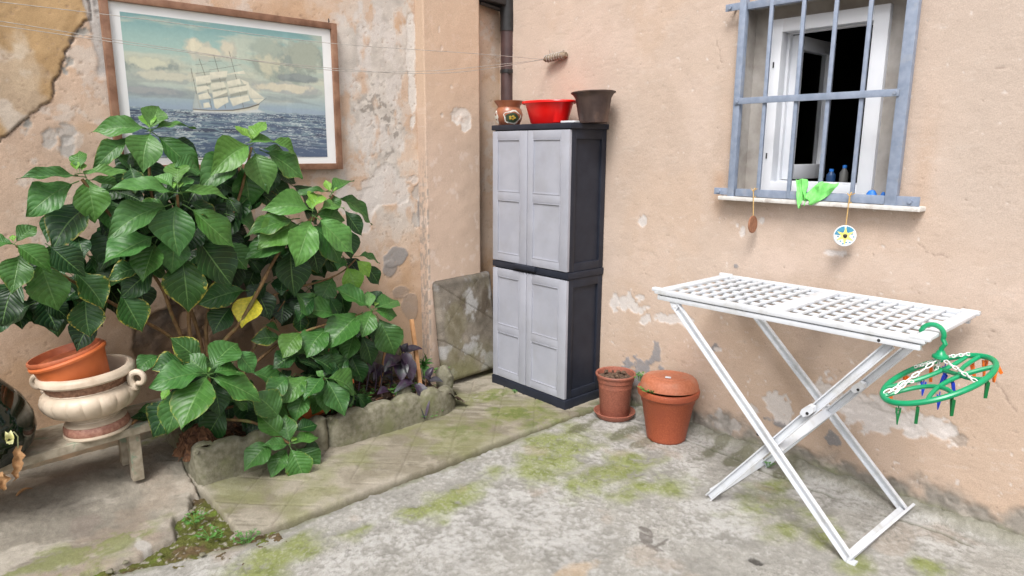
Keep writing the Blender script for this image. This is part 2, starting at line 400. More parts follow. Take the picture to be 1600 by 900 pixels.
# bare dark stone behind the shrub
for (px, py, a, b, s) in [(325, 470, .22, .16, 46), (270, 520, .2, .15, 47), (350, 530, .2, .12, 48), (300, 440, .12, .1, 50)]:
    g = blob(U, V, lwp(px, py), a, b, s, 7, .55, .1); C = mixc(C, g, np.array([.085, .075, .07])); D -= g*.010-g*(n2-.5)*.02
C = mixc(C, ss(1.0, .45, V+(n2-.5)*.5)*.6, (.42, .27, .16))       # darker ochre towards the foot of the wall
C = mixc(C, ss(.22, .05, V+(n2-.5)*.25)*.9, (.21, .19, .14))
for k, (px, py) in enumerate([(103, 208), (106, 232), (78, 215), (180, 205), (445, 300), (650, 345), (652, 300)]):
    g = blob(U, V, lwp(px, py), .035, .05, 60+k, 22, .7, .15); C = mixc(C, g*.8, (.45, .42, .39)); D -= g*.003
pit = ss(.76, .79, fbm(U, V, 70, 3, 71)); D -= pit*.002; C = mixc(C, pit*.5, (.35, .24, .17))
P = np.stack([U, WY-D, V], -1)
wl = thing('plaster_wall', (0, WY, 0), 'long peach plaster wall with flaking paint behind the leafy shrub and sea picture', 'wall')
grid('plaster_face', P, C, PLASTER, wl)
mb = MB(); mb.box(((-6+3.5)/2, WY+.175, 1.4), (9.5, .30, 3.3)); mb.box(((-6-.5)/2, WY+.02, 1.4), (5.5, .06, 3.3))
obj('wall_core', mb, simple('far_plaster', (.42, .28, .19), (.50, .34, .23), .92, 3, bs=.4), wl)

# pilaster standing proud of it
xs = np.concatenate([np.full(9, 2.502), np.arange(2.505, 2.938, .0066), np.full(9, 2.944)]); zs = np.arange(-.12, 3.02, .0066)
ys = np.concatenate([np.linspace(WY+.01, PY_+.004, 9), np.full(len(xs)-18, PY_), np.linspace(PY_+.004, WY+.01, 9)])
U, V = np.meshgrid(xs, zs, indexing='ij'); YY = np.meshgrid(ys, zs, indexing='ij')[0]
n1 = fbm(U, V, 3, 5, 81); n2 = fbm(U, V, 16, 5, 82)
C = np.ones(U.shape+(3,))*np.array([.56, .42, .33])*(1+(n1-.5)[..., None]*.22)*(1+(n2-.5)[..., None]*.12)
D = (n1-.5)*.008+(n2-.5)*.003
for k, (px, py, a, b) in enumerate([(722, 182, .075, .065), (712, 178, .04, .05), (728, 195, .04, .05), (690, 180, .012, .015), (686, 45, .01, .02), (705, 135, .012, .012), (690, 75, .01, .015)]):
    g = blob(U, V, plp(px, py), a, b, 83+k, 22, .6, .08); C = mixc(C, g, (.74, .71, .68)); D -= g*.002
C = mixc(C, ss(.66, .72, fbm(U, V, 24, 5, 91))*.6, (.66, .54, .47))
C = mixc(C, ss(1.5, 2.1, V+(n1-.5)*.4)*.7, (.57, .415, .30)); C = mixc(C, ss(.5, .1, V+(n2-.5)*.4)*.5, (.42, .31, .23))
g = ss(.016, .004, np.abs(U-2.508))*ss(.48, .58, fbm(V, V*.5+YY*30, 30, 4, 93))*ss(1.7, 1.2, V); C = mixc(C, g*.8, (.30, .27, .24)); D -= g*.002
sd_ = ss(2.5045, 2.5035, U); C = C*(1-.12*sd_[..., None])  # left return face darkened in its colour to mimic shade
P = np.stack([U, YY-D, V], -1)
grid('pilaster', P, C, PLASTER, wl)

# --- right wall with the window opening, grid facing -x
OY0, OY1, OZ0, OZ1 = 1.07, 1.846, 1.332, 2.235
ys = np.arange(0.1, WY+.006, .0066); zs = np.arange(-.12, 3.02, .0066)
for a in (OY0, OY1): ys[np.argmin(np.abs(ys-a))] = a
for a in (OZ0, OZ1): zs[np.argmin(np.abs(zs-a))] = a
U, V = np.meshgrid(ys, zs, indexing='ij')
n1 = fbm(U, V, 2.5, 5, 101); n2 = fbm(U, V, 14, 5, 102); n3 = fbm(U, V, 55, 4, 103)
C = np.ones(U.shape+(3,))*np.array([.525, .415, .342])*(1+(n1-.5)[..., None]*np.array([.16, .2, .24]))*(1+(n2-.5)[..., None]*.14)
rgh = ss(3.1, 2.4, U)                                       # the finish is smoother by the pipe
D = (n1-.5)*.006+(n2-.5)*.0025*rgh+(n3-.5)*.0008*(.35+rgh)
C = mixc(C, ss(.50, .72, fbm(U, V, 3.2, 5, 104))*.35, (.53, .385, .285))
C = mixc(C, ss(.56, .72, fbm(U, V, 6, 5, 105))*.35, (.60, .48, .41))
C = mixc(C, ss(1.15, .75, U+(n1-.5)*.4)*ss(.9, 1.4, V)*.7, (.50, .415, .355))
lowz = ss(1.0, .25, V+(n1-.5)*.5)
C = mixc(C, lowz*.45, (.50, .36, .26))
spk = ss(.82, .85, fbm(U, V, 34, 4, 106)+.03*lowz+.05*(n1-.5)); C = mixc(C, spk*.75, (.66, .60, .56)); D -= spk*.0015
pit = ss(.86, .885, fbm(U, V, 62, 3, 107)+.03*lowz+.08*(n1-.5)); C = mixc(C, pit*.6, (.30, .23, .19)); D -= pit*.003
for k, (px, py, a, b, c) in enumerate([
    (985, 474, .12, .06, 0), (962, 470, .04, .06, 0), (1045, 498, .10, .03, 0), (1075, 505, .06, .03, 0), (1010, 500, .05, .04, 0),
    (1365, 650, .14, .06, 0), (1440, 668, .10, .05, 0), (1330, 630, .10, .05, 0), (1490, 675, .03, .03, 0), (1345, 640, .2, .05, 0),
    (1288, 610, .05, .06, 0), (1160, 362, .012, .02, 0), (1152, 352, .01, .015, 0), (1190, 345, .012, .012, 0), (1325, 400, .05, .02, 2), (1300, 395, .06, .02, 0), (1380, 385, .012, .012, 0),
    (1000, 570, .14, .05, 1), (1025, 560, .03, .06, 1), (985, 590, .10, .05, 1), (1118, 540, .02, .02, 1), (1120, 545, .03, .015, 0), (1245, 670, .05, .03, 1), (1300, 685, .04, .025, 1), (1215, 660, .05, .02, 1),
    (1215, 635, .06, .05, 0), (1135, 660, .07, .05, 0), (1180, 640, .03, .03, 0), (1150, 415, .012, .012, 1), (1005, 345, .02, .03, 0), (1360, 555, .02, .01, 1), (1500, 690, .03, .02, 2)]):
    g = blob(U, V, rwp(px, py), a*(.85 if k < 5 else 1.1), b*(.9 if k < 5 else 1.15), 110+k, 20, 1.25, .22)
    C = mixc(C, g*.95, [(.60, .555, .53), (.27, .26, .265), (.40, .33, .28)][c]); D += g*(-.0028 if c != 1 else .002)
st = ss(OZ0-.02, OZ0+.3, V)*ss(1.9, 1.2, V); 
for yy in (1.0, .97): C = mixc(C, np.exp(-((U-yy)/.03)**2)*ss(1.9, 1.4, V)*ss(1.2, 1.35, V)*.18, (.46, .28, .16))   # rust run
C = mixc(C, np.exp(-((U-1.93)/.04)**2)*ss(1.5, 1.4, V)*ss(1.15, 1.35, V)*.35, (.46, .25, .12))
base = ss(.15, .05, V+(fbm(U, V, 10, 5, 150)-.5)*.22-.03*ss(1.4, 2.2, U)); C = mixc(C, base*.92, np.array([.24, .225, .20])*1); D -= base*.006-base*(fbm(U, V, 30, 4, 151)-.5)*.02
base2 = ss(.07, .01, V+(fbm(U, V, 12, 5, 152)-.5)*.09); C = mixc(C, base2*.8, (.20, .21, .125))
D -= ss(.03, .0, V)*.0
dash = ss(.70, .76, fbm(U*1.0+V*.3, V*5, 16, 3, 160)); C = mixc(C, dash*.16, (.36, .28, .22)); D -= dash*.0005
dash = ss(.70, .76, fbm(U*1.0-V*.4, V*4+U, 17, 3, 161)); C = mixc(C, dash*.22, (.62, .54, .48))
for k, pl_ in enumerate([[(1436, 382), (1450, 396), (1480, 402)], [(1555, 105), (1590, 103)], [(1540, 560), (1560, 600), (1585, 640)], [(1120, 60), (1128, 100)]]):
    d = sdl(U+(fbm(U, V, 30, 3, 163)-.5)*.03, V+(fbm(U, V, 30, 3, 164)-.5)*.03, [rwp(*q) for q in pl_]); g = ss(.004, .001, d); C = mixc(C, g*.5, (.24, .18, .15)); D -= g*.002
hole = (U >= OY0-1e-6) & (U < OY1-1e-6) & (V >= OZ0-1e-6) & (V < OZ1-1e-6)
P = np.stack([WX-D*ss(.0, .02, np.maximum(np.maximum(OY0-U, U-OY1), np.maximum(OZ0-V, V-OZ1))+.0), U, V], -1)
wr = thing('plaster_wall', (WX, 1.5, 0), 'peach plaster wall with the barred white window behind the drying table', 'wall')
grid('plaster_face', P, C, PLASTER, wr, keep=~hole)
FARP = bpy.data.materials['far_plaster']
mb = MB()
for (y0, y1, z0, z1) in [(-6, OY0-.05, -.2, 3.05), (OY1+.05, WY+.02, -.2, 3.05), (OY0-.05, OY1+.05, -.2, OZ0-.05), (OY0-.05, OY1+.05, OZ1+.05, 3.05)]:
    mb.box((WX+.125, (y0+y1)/2, (z0+z1)/2), (.21, y1-y0, z1-z0))
mb.box((WX-.001, (-6+.1)/2, 1.42), (.04, 6.1, 3.2))
obj('wall_core', mb, FARP, wr)
GREYPL = simple('dusty_grey_plaster', (.33, .30, .275), (.44, .41, .38), .92, 12, bs=.5, bscale=120, c3=(.50, .48, .46), dscale=5, damt=(.5, .75))
FY0, FY1, FZ0, FZ1 = 1.212, 1.754, 1.352, 2.176        # window frame
mb = MB(); xb = WX+.11
mb.box((WX+.08, OY0-.025, (OZ0+OZ1)/2), (.155, .05, OZ1-OZ0+.1)); mb.box((WX+.08, OY1+.025, (OZ0+OZ1)/2), (.155, .05, OZ1-OZ0+.1))
mb.box((WX+.08, (OY0+OY1)/2, OZ1+.025), (.155, OY1-OY0, .05)); mb.box((WX+.08, (OY0+OY1)/2, OZ0-.025), (.155, OY1-OY0, .05))
for (y0, y1, z0, z1) in [(OY0, FY0+.01, OZ0, OZ1), (FY1-.01, OY1, OZ0, OZ1), (FY0+.01, FY1-.01, OZ0, FZ0+.01), (FY0+.01, FY1-.01, FZ1-.01, OZ1)]:
    mb.box((xb+.025, (y0+y1)/2, (z0+z1)/2), (.05, y1-y0, z1-z0))
obj('window_reveal', mb, GREYPL, wr)
# dim room behind, its lack of light put into a near-black colour
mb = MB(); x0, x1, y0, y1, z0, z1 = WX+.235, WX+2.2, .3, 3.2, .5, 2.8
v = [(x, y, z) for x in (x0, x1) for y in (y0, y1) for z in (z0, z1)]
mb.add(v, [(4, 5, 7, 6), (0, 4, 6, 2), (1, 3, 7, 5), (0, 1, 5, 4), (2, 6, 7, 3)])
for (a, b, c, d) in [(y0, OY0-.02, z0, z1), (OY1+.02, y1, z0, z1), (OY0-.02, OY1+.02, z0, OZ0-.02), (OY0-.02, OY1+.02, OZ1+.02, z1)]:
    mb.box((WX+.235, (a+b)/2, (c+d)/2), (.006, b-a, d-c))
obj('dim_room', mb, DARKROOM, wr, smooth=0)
# fixed window frame, an opened casement inside it
mb = MB(); fx = xb+.002; ft = .062
def rect_frame(mb, yz, wl_, wr_, wt, wb, xc, th, bev=.004):
    y0, y1, z0, z1 = yz
    mb.box((xc, y1-wl_/2, (z0+z1)/2), (th, wl_, z1-z0), None, bev); mb.box((xc, y0+wr_/2, (z0+z1)/2), (th, wr_, z1-z0), None, bev)
    mb.box((xc, (y0+wr_+y1-wl_)/2, z1-wt/2), (th-.002, y1-y0-wl_-wr_+.004, wt), None, bev); mb.box((xc, (y0+wr_+y1-wl_)/2, z0+wb/2), (th-.002, y1-y0-wl_-wr_+.004, wb), None, bev)
rect_frame(mb, (FY0, FY1, FZ0, FZ1), .062, .066, .062, .052, fx, ft)
wf = obj('window_frame', mb, WHITEW, wr)
mb = MB(); rect_frame(mb, (FY0+.055, FY1-.05, FZ0+.045, FZ1-.055), .024, .012, .012, .012, fx+.045, .03, .003); obj('frame_rebate', mb, WHITEW, wf)
for z in (1.965, 1.53):
    mb = MB(); mb.box((fx-.033, FY1-.03, z), (.006, .006, .028), None, .002); obj('hinge_cover', mb, BLACKM, wf)
h0 = Vector((fx+.055, FY1-.080, 0)); _e = at(1288, 200, X=fx+.055+.40); hd = Vector((.40, _e[1]-h0.y, 0)); SW = hd.length; hd.normalize(); hn = Vector((hd.y, -hd.x, 0))
RS = Matrix((hd, hn, Vector((0, 0, 1)))).transposed()
mb = MB(); za, zb = FZ0+.06, FZ1-.07
def sb(u0, u1, z0, z1, th): mb.box(h0+hd*((u0+u1)/2)+Vector((0, 0, (z0+z1)/2)), (u1-u0, th, z1-z0), RS, .004)
sb(0, .062, za, zb, .05); sb(SW-.062, SW, za, zb, .05); sb(.06, SW-.06, zb-.065, zb, .048); sb(.06, SW-.06, za, za+.075, .048)
sash = obj('casement_sash', mb, WHITEW, wf)
mb = MB(); mb.box(h0+hd*(SW/2)+Vector((0, 0, (za+zb)/2)), (SW-.12, .008, zb-za-.13), RS); obj('pane', mb, PANE, wf)
# stone sill
mb = MB(); mb.box((WX+.015, 1.425, 1.319), (.17, .935, .020), None, .005)
obj('window_sill', mb, simple('pale_stone_sill', (.56, .54, .51), (.68, .66, .63), .7, 30, bs=.3, c3=(.36, .31, .27), dscale=12, damt=(.55, .7)), wr)

# --- courtyard floor: concrete with moss and lime bloom
edge = [gp(-200, 960), gp(150, 902), gp(250, 880), gp(330, 862), gp(385, 847), gp(450, 822), gp(560, 780), gp(700, 728), gp(800, 688), gp(900, 650)]
xs = np.arange(-.5, WX+.03, .0062); ys = np.arange(-.1, 2.66, .0062)
U, V = np.meshgrid(xs, ys, indexing='ij')
yl = np.interp(U, [p[0] for p in edge]+[3.3], [p[1] for p in edge]+[2.56])
sd_ = yl-V+(fbm(U, V, 16, 4, 200)-.5)*.035
n1 = fbm(U, V, 2.6, 5, 201); n2 = fbm(U, V, 12, 6, 202, .6); n3 = fbm(U, V, 60, 4, 203, .6)
C = np.ones(U.shape+(3,))*np.array([.285, .275, .25])*(1+(n1-.5)[..., None]*.45)*(1+(n2-.5)[..., None]*.45)*(1+(n3-.5)[..., None]*.45)
H = (n1-.5)*.016+(n2-.5)*.008+(n3-.5)*.004
lime = ss(.47, .66, fbm(U, V, 4.2, 7, 204, .68)*.6+n3*.4)*.75
for k, (px, py, a, b) in enumerate([(770, 790, .55, .22), (930, 712, .35, .10), (1010, 700, .22, .12), (860, 800, .4, .25), (620, 850, .4, .12), (1060, 740, .25, .2), (1130, 800, .3, .18), (1000, 640, .09, .05), (960, 668, .10, .05), (1290, 770, .2, .2), (1440, 840, .25, .2), (690, 830, .3, .1)]):
    g = blob(U, V, gp(px, py), a, b, 210+k, 7, .9, .5); lime = np.maximum(lime, g*ss(.36, .62, n2*.45+n3*.55))
C = mixc(C, lime*.56, (.48, .475, .465)); H += lime*.002
moss = np.zeros(U.shape)
for k, (px, py, a, b) in enumerate([(880, 715, .36, .20), (960, 735, .35, .16), (860, 690, .35, .13), (1010, 762, .25, .12), (1060, 755, .18, .12), (1190, 795, .22, .13), (1240, 820, .18, .10), (1210, 760, .15, .10), (740, 760, .25, .10), (700, 790, .22, .10), (430, 870, .22, .12), (560, 830, .22, .07), (1450, 885, .14, .12), (400, 890, .16, .12), (660, 800, .2, .08), (1330, 880, .1, .1), (1290, 840, .12, .08)]):
    moss = np.maximum(moss, blob(U, V, gp(px, py), a*1.12, b*1.12, 230+k, 7, .8, .9))
moss = moss*ss(.26, .50, n2*.65+n3*.35)
C = mixc(C, moss*.85, np.array([.195, .225, .058])); C = mixc(C, moss*ss(.5, .65, fbm(U, V, 26, 4, 250))*.6, (.12, .145, .035)); H += moss*.004
dk = np.zeros(U.shape)
for k, (px, py, a, b) in enumerate([(915, 665, .16, .07), (980, 675, .16, .06), (1010, 690, .12, .05), (1120, 700, .2, .05), (1230, 735, .2, .05), (1150, 720, .18, .06), (950, 650, .10, .07)]):
    dk = np.maximum(dk, blob(U, V, gp(px, py), a, b, 260+k, 9, .7, .4))
C = mixc(C, dk*.75, (.10, .10, .055))
st = np.maximum.reduce([blob(U, V, gp(1007, 828), .02, .03, 270, 30, .6, .2), blob(U, V, gp(1010, 842), .04, .035, 271, 26, .8, .2), blob(U, V, gp(1022, 858), .02, .04, 273, 30, .7, .2), blob(U, V, gp(1036, 848), .05, .010, 274, 26, .6, .2)]); C = mixc(C, st*.7, (.10, .085, .075))
g = blob(U, V, gp(1178, 876), .02, .03, 272, 30, .5, .2); C = mixc(C, g*.9, (.05, .045, .04)); H -= g*.006
C = mixc(C, ss(.64, .74, fbm(U, V, 4, 5, 280))*.35, (.33, .26, .20)); C = mixc(C, blob(U, V, gp(900, 895), .16, .06, 281, 12, .7, .5)*.6, (.42, .31, .20))
agg = ss(.60, .68, fbm(U, V, 110, 3, 282)); C = mixc(C, agg*.3*ss(.4, .6, n2), (.45, .43, .40)); agg2 = ss(.64, .7, fbm(U, V, 95, 3, 283)); C = mixc(C, agg2*.45*ss(.45, .6, n1), (.15, .14, .125)); nr = ss(2.35, 1.95, np.hypot(U, V)-.35*n1+.35); vo = ss(.50, .64, fbm(U, V, 75, 3, 284)); C = mixc(C, vo*np.clip(nr, 0, 1)*.6, (.155, .145, .13)); H -= vo*nr*.003
# mortar fillet along the foot of the right wall
ft_ = ss(WX-.11, WX-.0, U+(fbm(U, V, 9, 4, 285)-.5)*.09)*ss(2.55, 2.3, V); H += ft_*.035; C = mixc(C, ft_*.65, np.array([.205, .20, .145])); H += ft_*(n2-.5)*.03
gr = np.abs(U-(WX-.16)-(fbm(U, V, 5, 3, 286)-.5)*.10); gr = ss(.016, .004, gr)*ss(2.4, 2.2, V)*ss(.4, .5, fbm(U, V, 4, 3, 287)); H -= gr*.012; C = mixc(C, gr*.7, (.085, .085, .05))
lip = ss(-.005, .015, sd_); H = H*lip-.04*(1-lip); em = ss(.06, .01, sd_)*ss(.42, .56, n2+.05); C = mixc(C, em*.6, (.12, .13, .05))
P = np.stack([U, V, H], -1)
tag(grid('courtyard_floor', P, C, CONC, keep=sd_ > -.03), kind='structure')

# --- scored path beside the planter, a little higher
xs = np.arange(.80, WX+.03, .0062); ys = np.arange(2.44, WY+.05, .0062)
U, V = np.meshgrid(xs, ys, indexing='ij')
yl = np.interp(U, [p[0] for p in edge]+[3.3], [p[1] for p in edge]+[2.56])+.012
xl = np.interp(V, [2.5, 2.75, 3.02, 3.1, 3.7], [.858, .862, .862, .85, .84])
sd_ = np.minimum(V-yl, U-xl)+(fbm(U, V, 30, 4, 300)-.5)*.010
n1 = fbm(U, V, 3, 5, 301); n2 = fbm(U+V, V-U, 11, 6, 302, .6); n3 = fbm(U, V, 60, 4, 303, .6)
ns = fbm((U-V)*1.2, (U+V)*9, 3, 5, 304, .6)
C = np.ones(U.shape+(3,))*np.array([.225, .20, .15])*(1+(n1-.5)[..., None]*.5)*(1+(n2-.5)[..., None]*.5)*(1+(n3-.5)[..., None]*.35)
C = mixc(C, ss(.50, .66, ns)*.5, (.38, .345, .285)); C = mixc(C, ss(.50, .62, fbm(U, V, 7, 6, 309, .65))*.5, (.39, .35, .285)); C = mixc(C, ss(.52, .66, fbm(U, V, 5, 5, 305))*.55, (.19, .165, .12))
H = .020+(n1-.5)*.008+(n2-.5)*.004+(n3-.5)*.0025+.03*ss(1.9, .9, U)*ss(2.7, 3.3, V)-.016*ss(2.2, 2.7, U)
s1 = (U-V)/math.sqrt(2); s2 = (U+V)/math.sqrt(2)
for s_, off, per in ((s1, 1.226, .2137), (s2, 2.90, .2137)):
    ph = np.abs((s_-off+(fbm(U, V, 3, 3, 306)-.5)*.012)/per-np.round((s_-off)/per))*per
    gr = ss(.006, .0015, ph)*ss(.34, .44, fbm(U, V, 5, 4, 307)); H -= gr*.005; C = mixc(C, gr*.32, (.15, .125, .09))
gm = np.zeros(U.shape)
for k, (px, py, a, b) in enumerate([(800, 640, .28, .22), (850, 660, .28, .16), (770, 610, .2, .12), (740, 665, .25, .12), (860, 640, .1, .2), (700, 690, .2, .08)]):
    gm = np.maximum(gm, blob(U, V, gp(px, py, .034), a, b, 310+k, 7, .7, .5)*(.95 if k < 3 else .6))
gm2 = ss(.45, .64, fbm(U, V, 4, 5, 320))*.55
C = mixc(C, np.maximum(gm*ss(.30, .52, n2*.6+n3*.4), gm2)*.8, (.165, .185, .05)); C = mixc(C, gm*ss(.5, .62, fbm(U, V, 20, 4, 321))*.6, (.09, .125, .02))
dk = ss(.10, .02, np.abs(V-2.60)*1.0)*ss(2.2, 2.9, U)*ss(.4, .6, n2); C = mixc(C, dk*.6, (.08, .10, .025))
C = mixc(C, ss(.07, .02, sd_)*ss(.45, .6, n1)*.4, (.33, .30, .25))
lip = ss(-.004, .012, sd_); H = H*lip-.03*(1-lip); C = mixc(C, ss(.010, .0, sd_)*.8, (.10, .09, .055))
P = np.stack([U, V, H], -1)
tag(grid('path', P, C, CONC, keep=sd_ > -.03), kind='structure')

# --- broken old slab in the left corner, sloping up to the wall
SL = [gp(*p, .04) for p in [(268, 690), (300, 735), (322, 765), (306, 772), (300, 792), (278, 802), (282, 830), (240, 850), (205, 872), (160, 885), (100, 905), (-60, 960)]]
SL += [(-.6, 2.55), (-1.0, WY+.05), (SL[0][0], WY+.05)]
xs = np.arange(-.7, .98, .0062); ys = np.arange(2.4, WY+.05, .0062)
U, V = np.meshgrid(xs, ys, indexing='ij')
n1 = fbm(U, V, 3, 5, 401); n2 = fbm(U, V, 11, 6, 402, .6); n3 = fbm(U, V, 60, 4, 403, .6)
sd_ = sdf(U, V, SL)+(fbm(U, V, 14, 5, 404)-.5)*.04
C = np.ones(U.shape+(3,))*np.array([.25, .225, .185])*(1+(n1-.5)[..., None]*.6)*(1+(n2-.5)[..., None]*.55)*(1+(n3-.5)[..., None]*.4)
C = mixc(C, ss(.52, .62, fbm(U*.7+V*.5, V*1.5, 4, 6, 405, .6))*.7, (.40, .365, .31)); C = mixc(C, ss(.54, .66, fbm(U, V, 5, 5, 406))*.6, (.20, .165, .14))
C = mixc(C, ss(.55, .68, fbm(U, V, 4, 5, 407))*.3, (.32, .24, .18))
g = np.zeros(U.shape)
for k, (px, py, a, b) in enumerate([(150, 850, .25, .1), (60, 870, .2, .1), (190, 820, .2, .06), (235, 700, .12, .12), (100, 890, .2, .06), (200, 690, .12, .08)]):
    g = np.maximum(g, blob(U, V, gp(px, py, .05), a, b, 410+k, 7, .8, .5))
C = mixc(C, g*ss(.38, .55, n2*.7+n3*.3)*.75, (.165, .185, .06))
g = blob(U+(V-gp(222, 845, .04)[1])*.0, V, gp(222, 845, .04), .028, .10, 420, 14, .6, .3); C = mixc(C, g*.7, (.42, .405, .38)); 
H = .018+.080*ss(2.92, 3.5, V+(n1-.5)*.15)+(n1-.5)*.014+(n2-.5)*.012+(n3-.5)*.004
cr = np.abs(sd_-.10-(fbm(U, V, 6, 4, 422)-.5)*.16); cr = ss(.008, .002, cr)*ss(.5, .6, fbm(U, V, 3, 3, 423)); H -= cr*.008; C = mixc(C, cr*.6, (.09, .08, .06))
lip = ss(.0, .03, sd_); H = H*lip-.05*(1-lip); C = mixc(C, ss(.03, .01, sd_)*ss(.5, .65, n2)*.4, (.38, .36, .32)); C = mixc(C, ss(.012, .0, sd_)*.6, (.10, .09, .06))
P = np.stack([U, V, H], -1)
tag(grid('old_slab', P, C, CONC, keep=sd_ > -.03), kind='structure')

# --- mossy earth in the gap between them
xs = np.arange(-.4, 1.0, .0062); ys = np.arange(2.4, 3.05, .0062); U, V = np.meshgrid(xs, ys, indexing='ij')
n2 = fbm(U, V, 14, 5, 501, .6); n3 = fbm(U, V, 50, 4, 502, .65)
C = np.ones(U.shape+(3,))*np.array([.10, .07, .035])*(1+(n2-.5)[..., None]*1.2)
C = mixc(C, ss(.42, .60, fbm(U, V, 9, 5, 503))*.85, (.10, .115, .022)); C = mixc(C, ss(.56, .66, fbm(U, V, 16, 5, 504))*.8, (.14, .20, .03)); C = mixc(C, ss(.66, .70, fbm(U, V, 60, 3, 505))*.9, (.36, .33, .28))
H = -.004+(n2-.5)*.03+(n3-.5)*.02
tag(grid('moss', np.stack([U, V, H], -1), C, MOSSM), kind='stuff')
# ------------------------------------------------------------------ things on the right
def quad_grid(mb, fn, nu, nv):
    o = len(mb.v)
    mb.v += [tuple(map(float, fn(i/nu, j/nv))) for i in range(nu+1) for j in range(nv+1)]
    mb.f += [(o+i*(nv+1)+j, o+(i+1)*(nv+1)+j, o+(i+1)*(nv+1)+j+1, o+i*(nv+1)+j+1) for i in range(nu) for j in range(nv)]
    return mb

# window grille
GX = 3.135
gr = thing('window_grille', (GX, 1.45, 1.335), 'blue grey painted iron bars bolted over the window', 'grille')
mb = MB(); mb.box((GX+.012, 1.829, 1.80), (.034, .034, .98), None, .003); obj('stile', mb, GRILLE, gr)
mb = MB(); mb.box((GX+.012, 1.079, 1.80), (.034, .046, .98), None, .003); obj('stile', mb, GRILLE, gr)
mb = MB(); mb.box((GX+.016, 1.4545, 1.350), (.03, .702, .036), None, .003); obj('bottom_rail', mb, GRILLE, gr)
mb = MB(); mb.box((GX+.016, 1.4545, 2.232), (.03, .702, .034), None, .003); obj('top_rail', mb, GRILLE, gr)
mb = MB(); mb.box((GX-.008, 1.462, 1.792), (.008, .745, .030), None, .002); cb = obj('crossbar', mb, GRILLE, gr)
for y in (1.105, 1.82):
    mb = MB(); mb.tube([(GX-.016, y, 1.792), (GX-.010, y, 1.792)], .008, 8); obj('rivet', mb, GRILLE, cb)
b0 = None
for px in (1196, 1245, 1294.5, 1347):
    y = at(px, 153, X=GX+.008)[1]
    if b0 is None:
        mb = MB(); mb.box((GX+.006, y, 1.80), (.017, .017, .93), Matrix.Rotation(math.radians(8), 3, 'Z'), .002); b0 = obj('bar', mb, GRILLE, gr, origin=(GX, y, 1.335))
    else:
        c = copy_obj(b0); c.location.y = y-1.45
for (y0, y1, z) in [(1.840, 1.925, 1.352), (.968, 1.06, 1.350), (1.840, 1.925, 2.236)]:
    mb = MB(); mb.box((GX+.004, (y0+y1)/2, z), (.006, y1-y0, .040 if y0 < 1 else .034), None, .002); tb = obj('fixing_tab', mb, GRILLE, gr)
    yc = y1-.028 if y0 > 1 else y0+.035
    mb = MB(); mb.tube([(GX-.008, yc, z), (GX+.003, yc, z)], .010, 6); obj('bolt', mb, GRILLE, tb)
    mb = MB(); mb.tube([(GX+.006, yc, z), (WX+.01, yc, z)], .007, 6); obj('spacer', mb, GRILLE, tb)

# green cloth hung over the bottom rail
def cloth(u, v):       # u along the rail, v over it
    y = 1.452-.165*u
    k = v*2-1
    x = GX-.010-.010*abs(math.sin(u*9))-.012*(1-abs(k)) + .01*math.sin(v*7+u*4)
    lobe = (math.sin(u*math.pi*2.0-.5)**2)*.055+.02
    z = 1.352+(.062+.03*math.sin(u*5+1))*(1-v)-(v)*(.045+.03*math.cos(u*7.5))*(1 if u < .35 else .75-.3*u)
    pinch = 1-abs(u-.36)*0
    return (x+.006*math.sin(u*23+v*5), y+.012*math.sin(v*6+u*3), z+.006*math.sin(u*19+v*3))
mb = MB()
def flap(cy, wy, z0, z1, lean, seed, x0):
    rg = random.Random(seed)
    def fn(u, v):
        t = u*2-1
        wv = wy*(.42+.58*math.sin(math.pi*min(1, .18+.75*v)))
        x = x0-.016*math.cos(t*1.5)-.007*math.sin(t*5+v*4+seed)-.004*math.sin(v*9+seed)-.005*math.sin(t*9+v*4+seed*2)
        return (x, cy+t*wv/2+lean*(v-.5)+.004*math.sin(v*8+t*2), z1+(z0-z1)*v+.010*math.sin(t*3.2+seed)*(.4+v))
    quad_grid(mb, fn, 26, 22)
flap(1.462, .050, 1.305, 1.425, -.012, 3, GX-.006)
flap(1.377, .110, 1.325, 1.415, .075, 6, GX-.008)
o = obj('cloth', mb, LIME, smooth=180, origin=(GX, 1.42, 1.35)); sm = o.modifiers.new('thick', 'SOLIDIFY'); sm.thickness = .003
tag(o, 'lime green cloth stuffed between the bars on the bottom rail', 'cloth')

# blue rubber bits behind the rail
def dome(mb, c, r, h, n=14):
    mb.lathe([(r, 0), (r*.98, h*.35), (r*.8, h*.72), (r*.45, h*.95), (.0005, h)], c, n, fl=lambda i, a: 1+.08*math.sin(3*a+i))
p = at(1362, 306, X=WX+.03); mb = MB(); dome(mb, (p[0], p[1], 1.3305), .026, .056)
tag(obj('rubber_cap', mb, SKYBLUE, origin=(p[0], p[1], 1.33)), 'larger bright blue rubber cap on the sill beside the right iron upright', 'cap')
p = at(1380, 304, X=WX+.03); mb = MB(); dome(mb, (p[0], p[1], 1.3305), .012, .05)
tag(obj('rubber_cap', mb, SKYBLUE, origin=(p[0], p[1], 1.33)), 'small thin blue cap, closest to the right iron upright', 'cap')

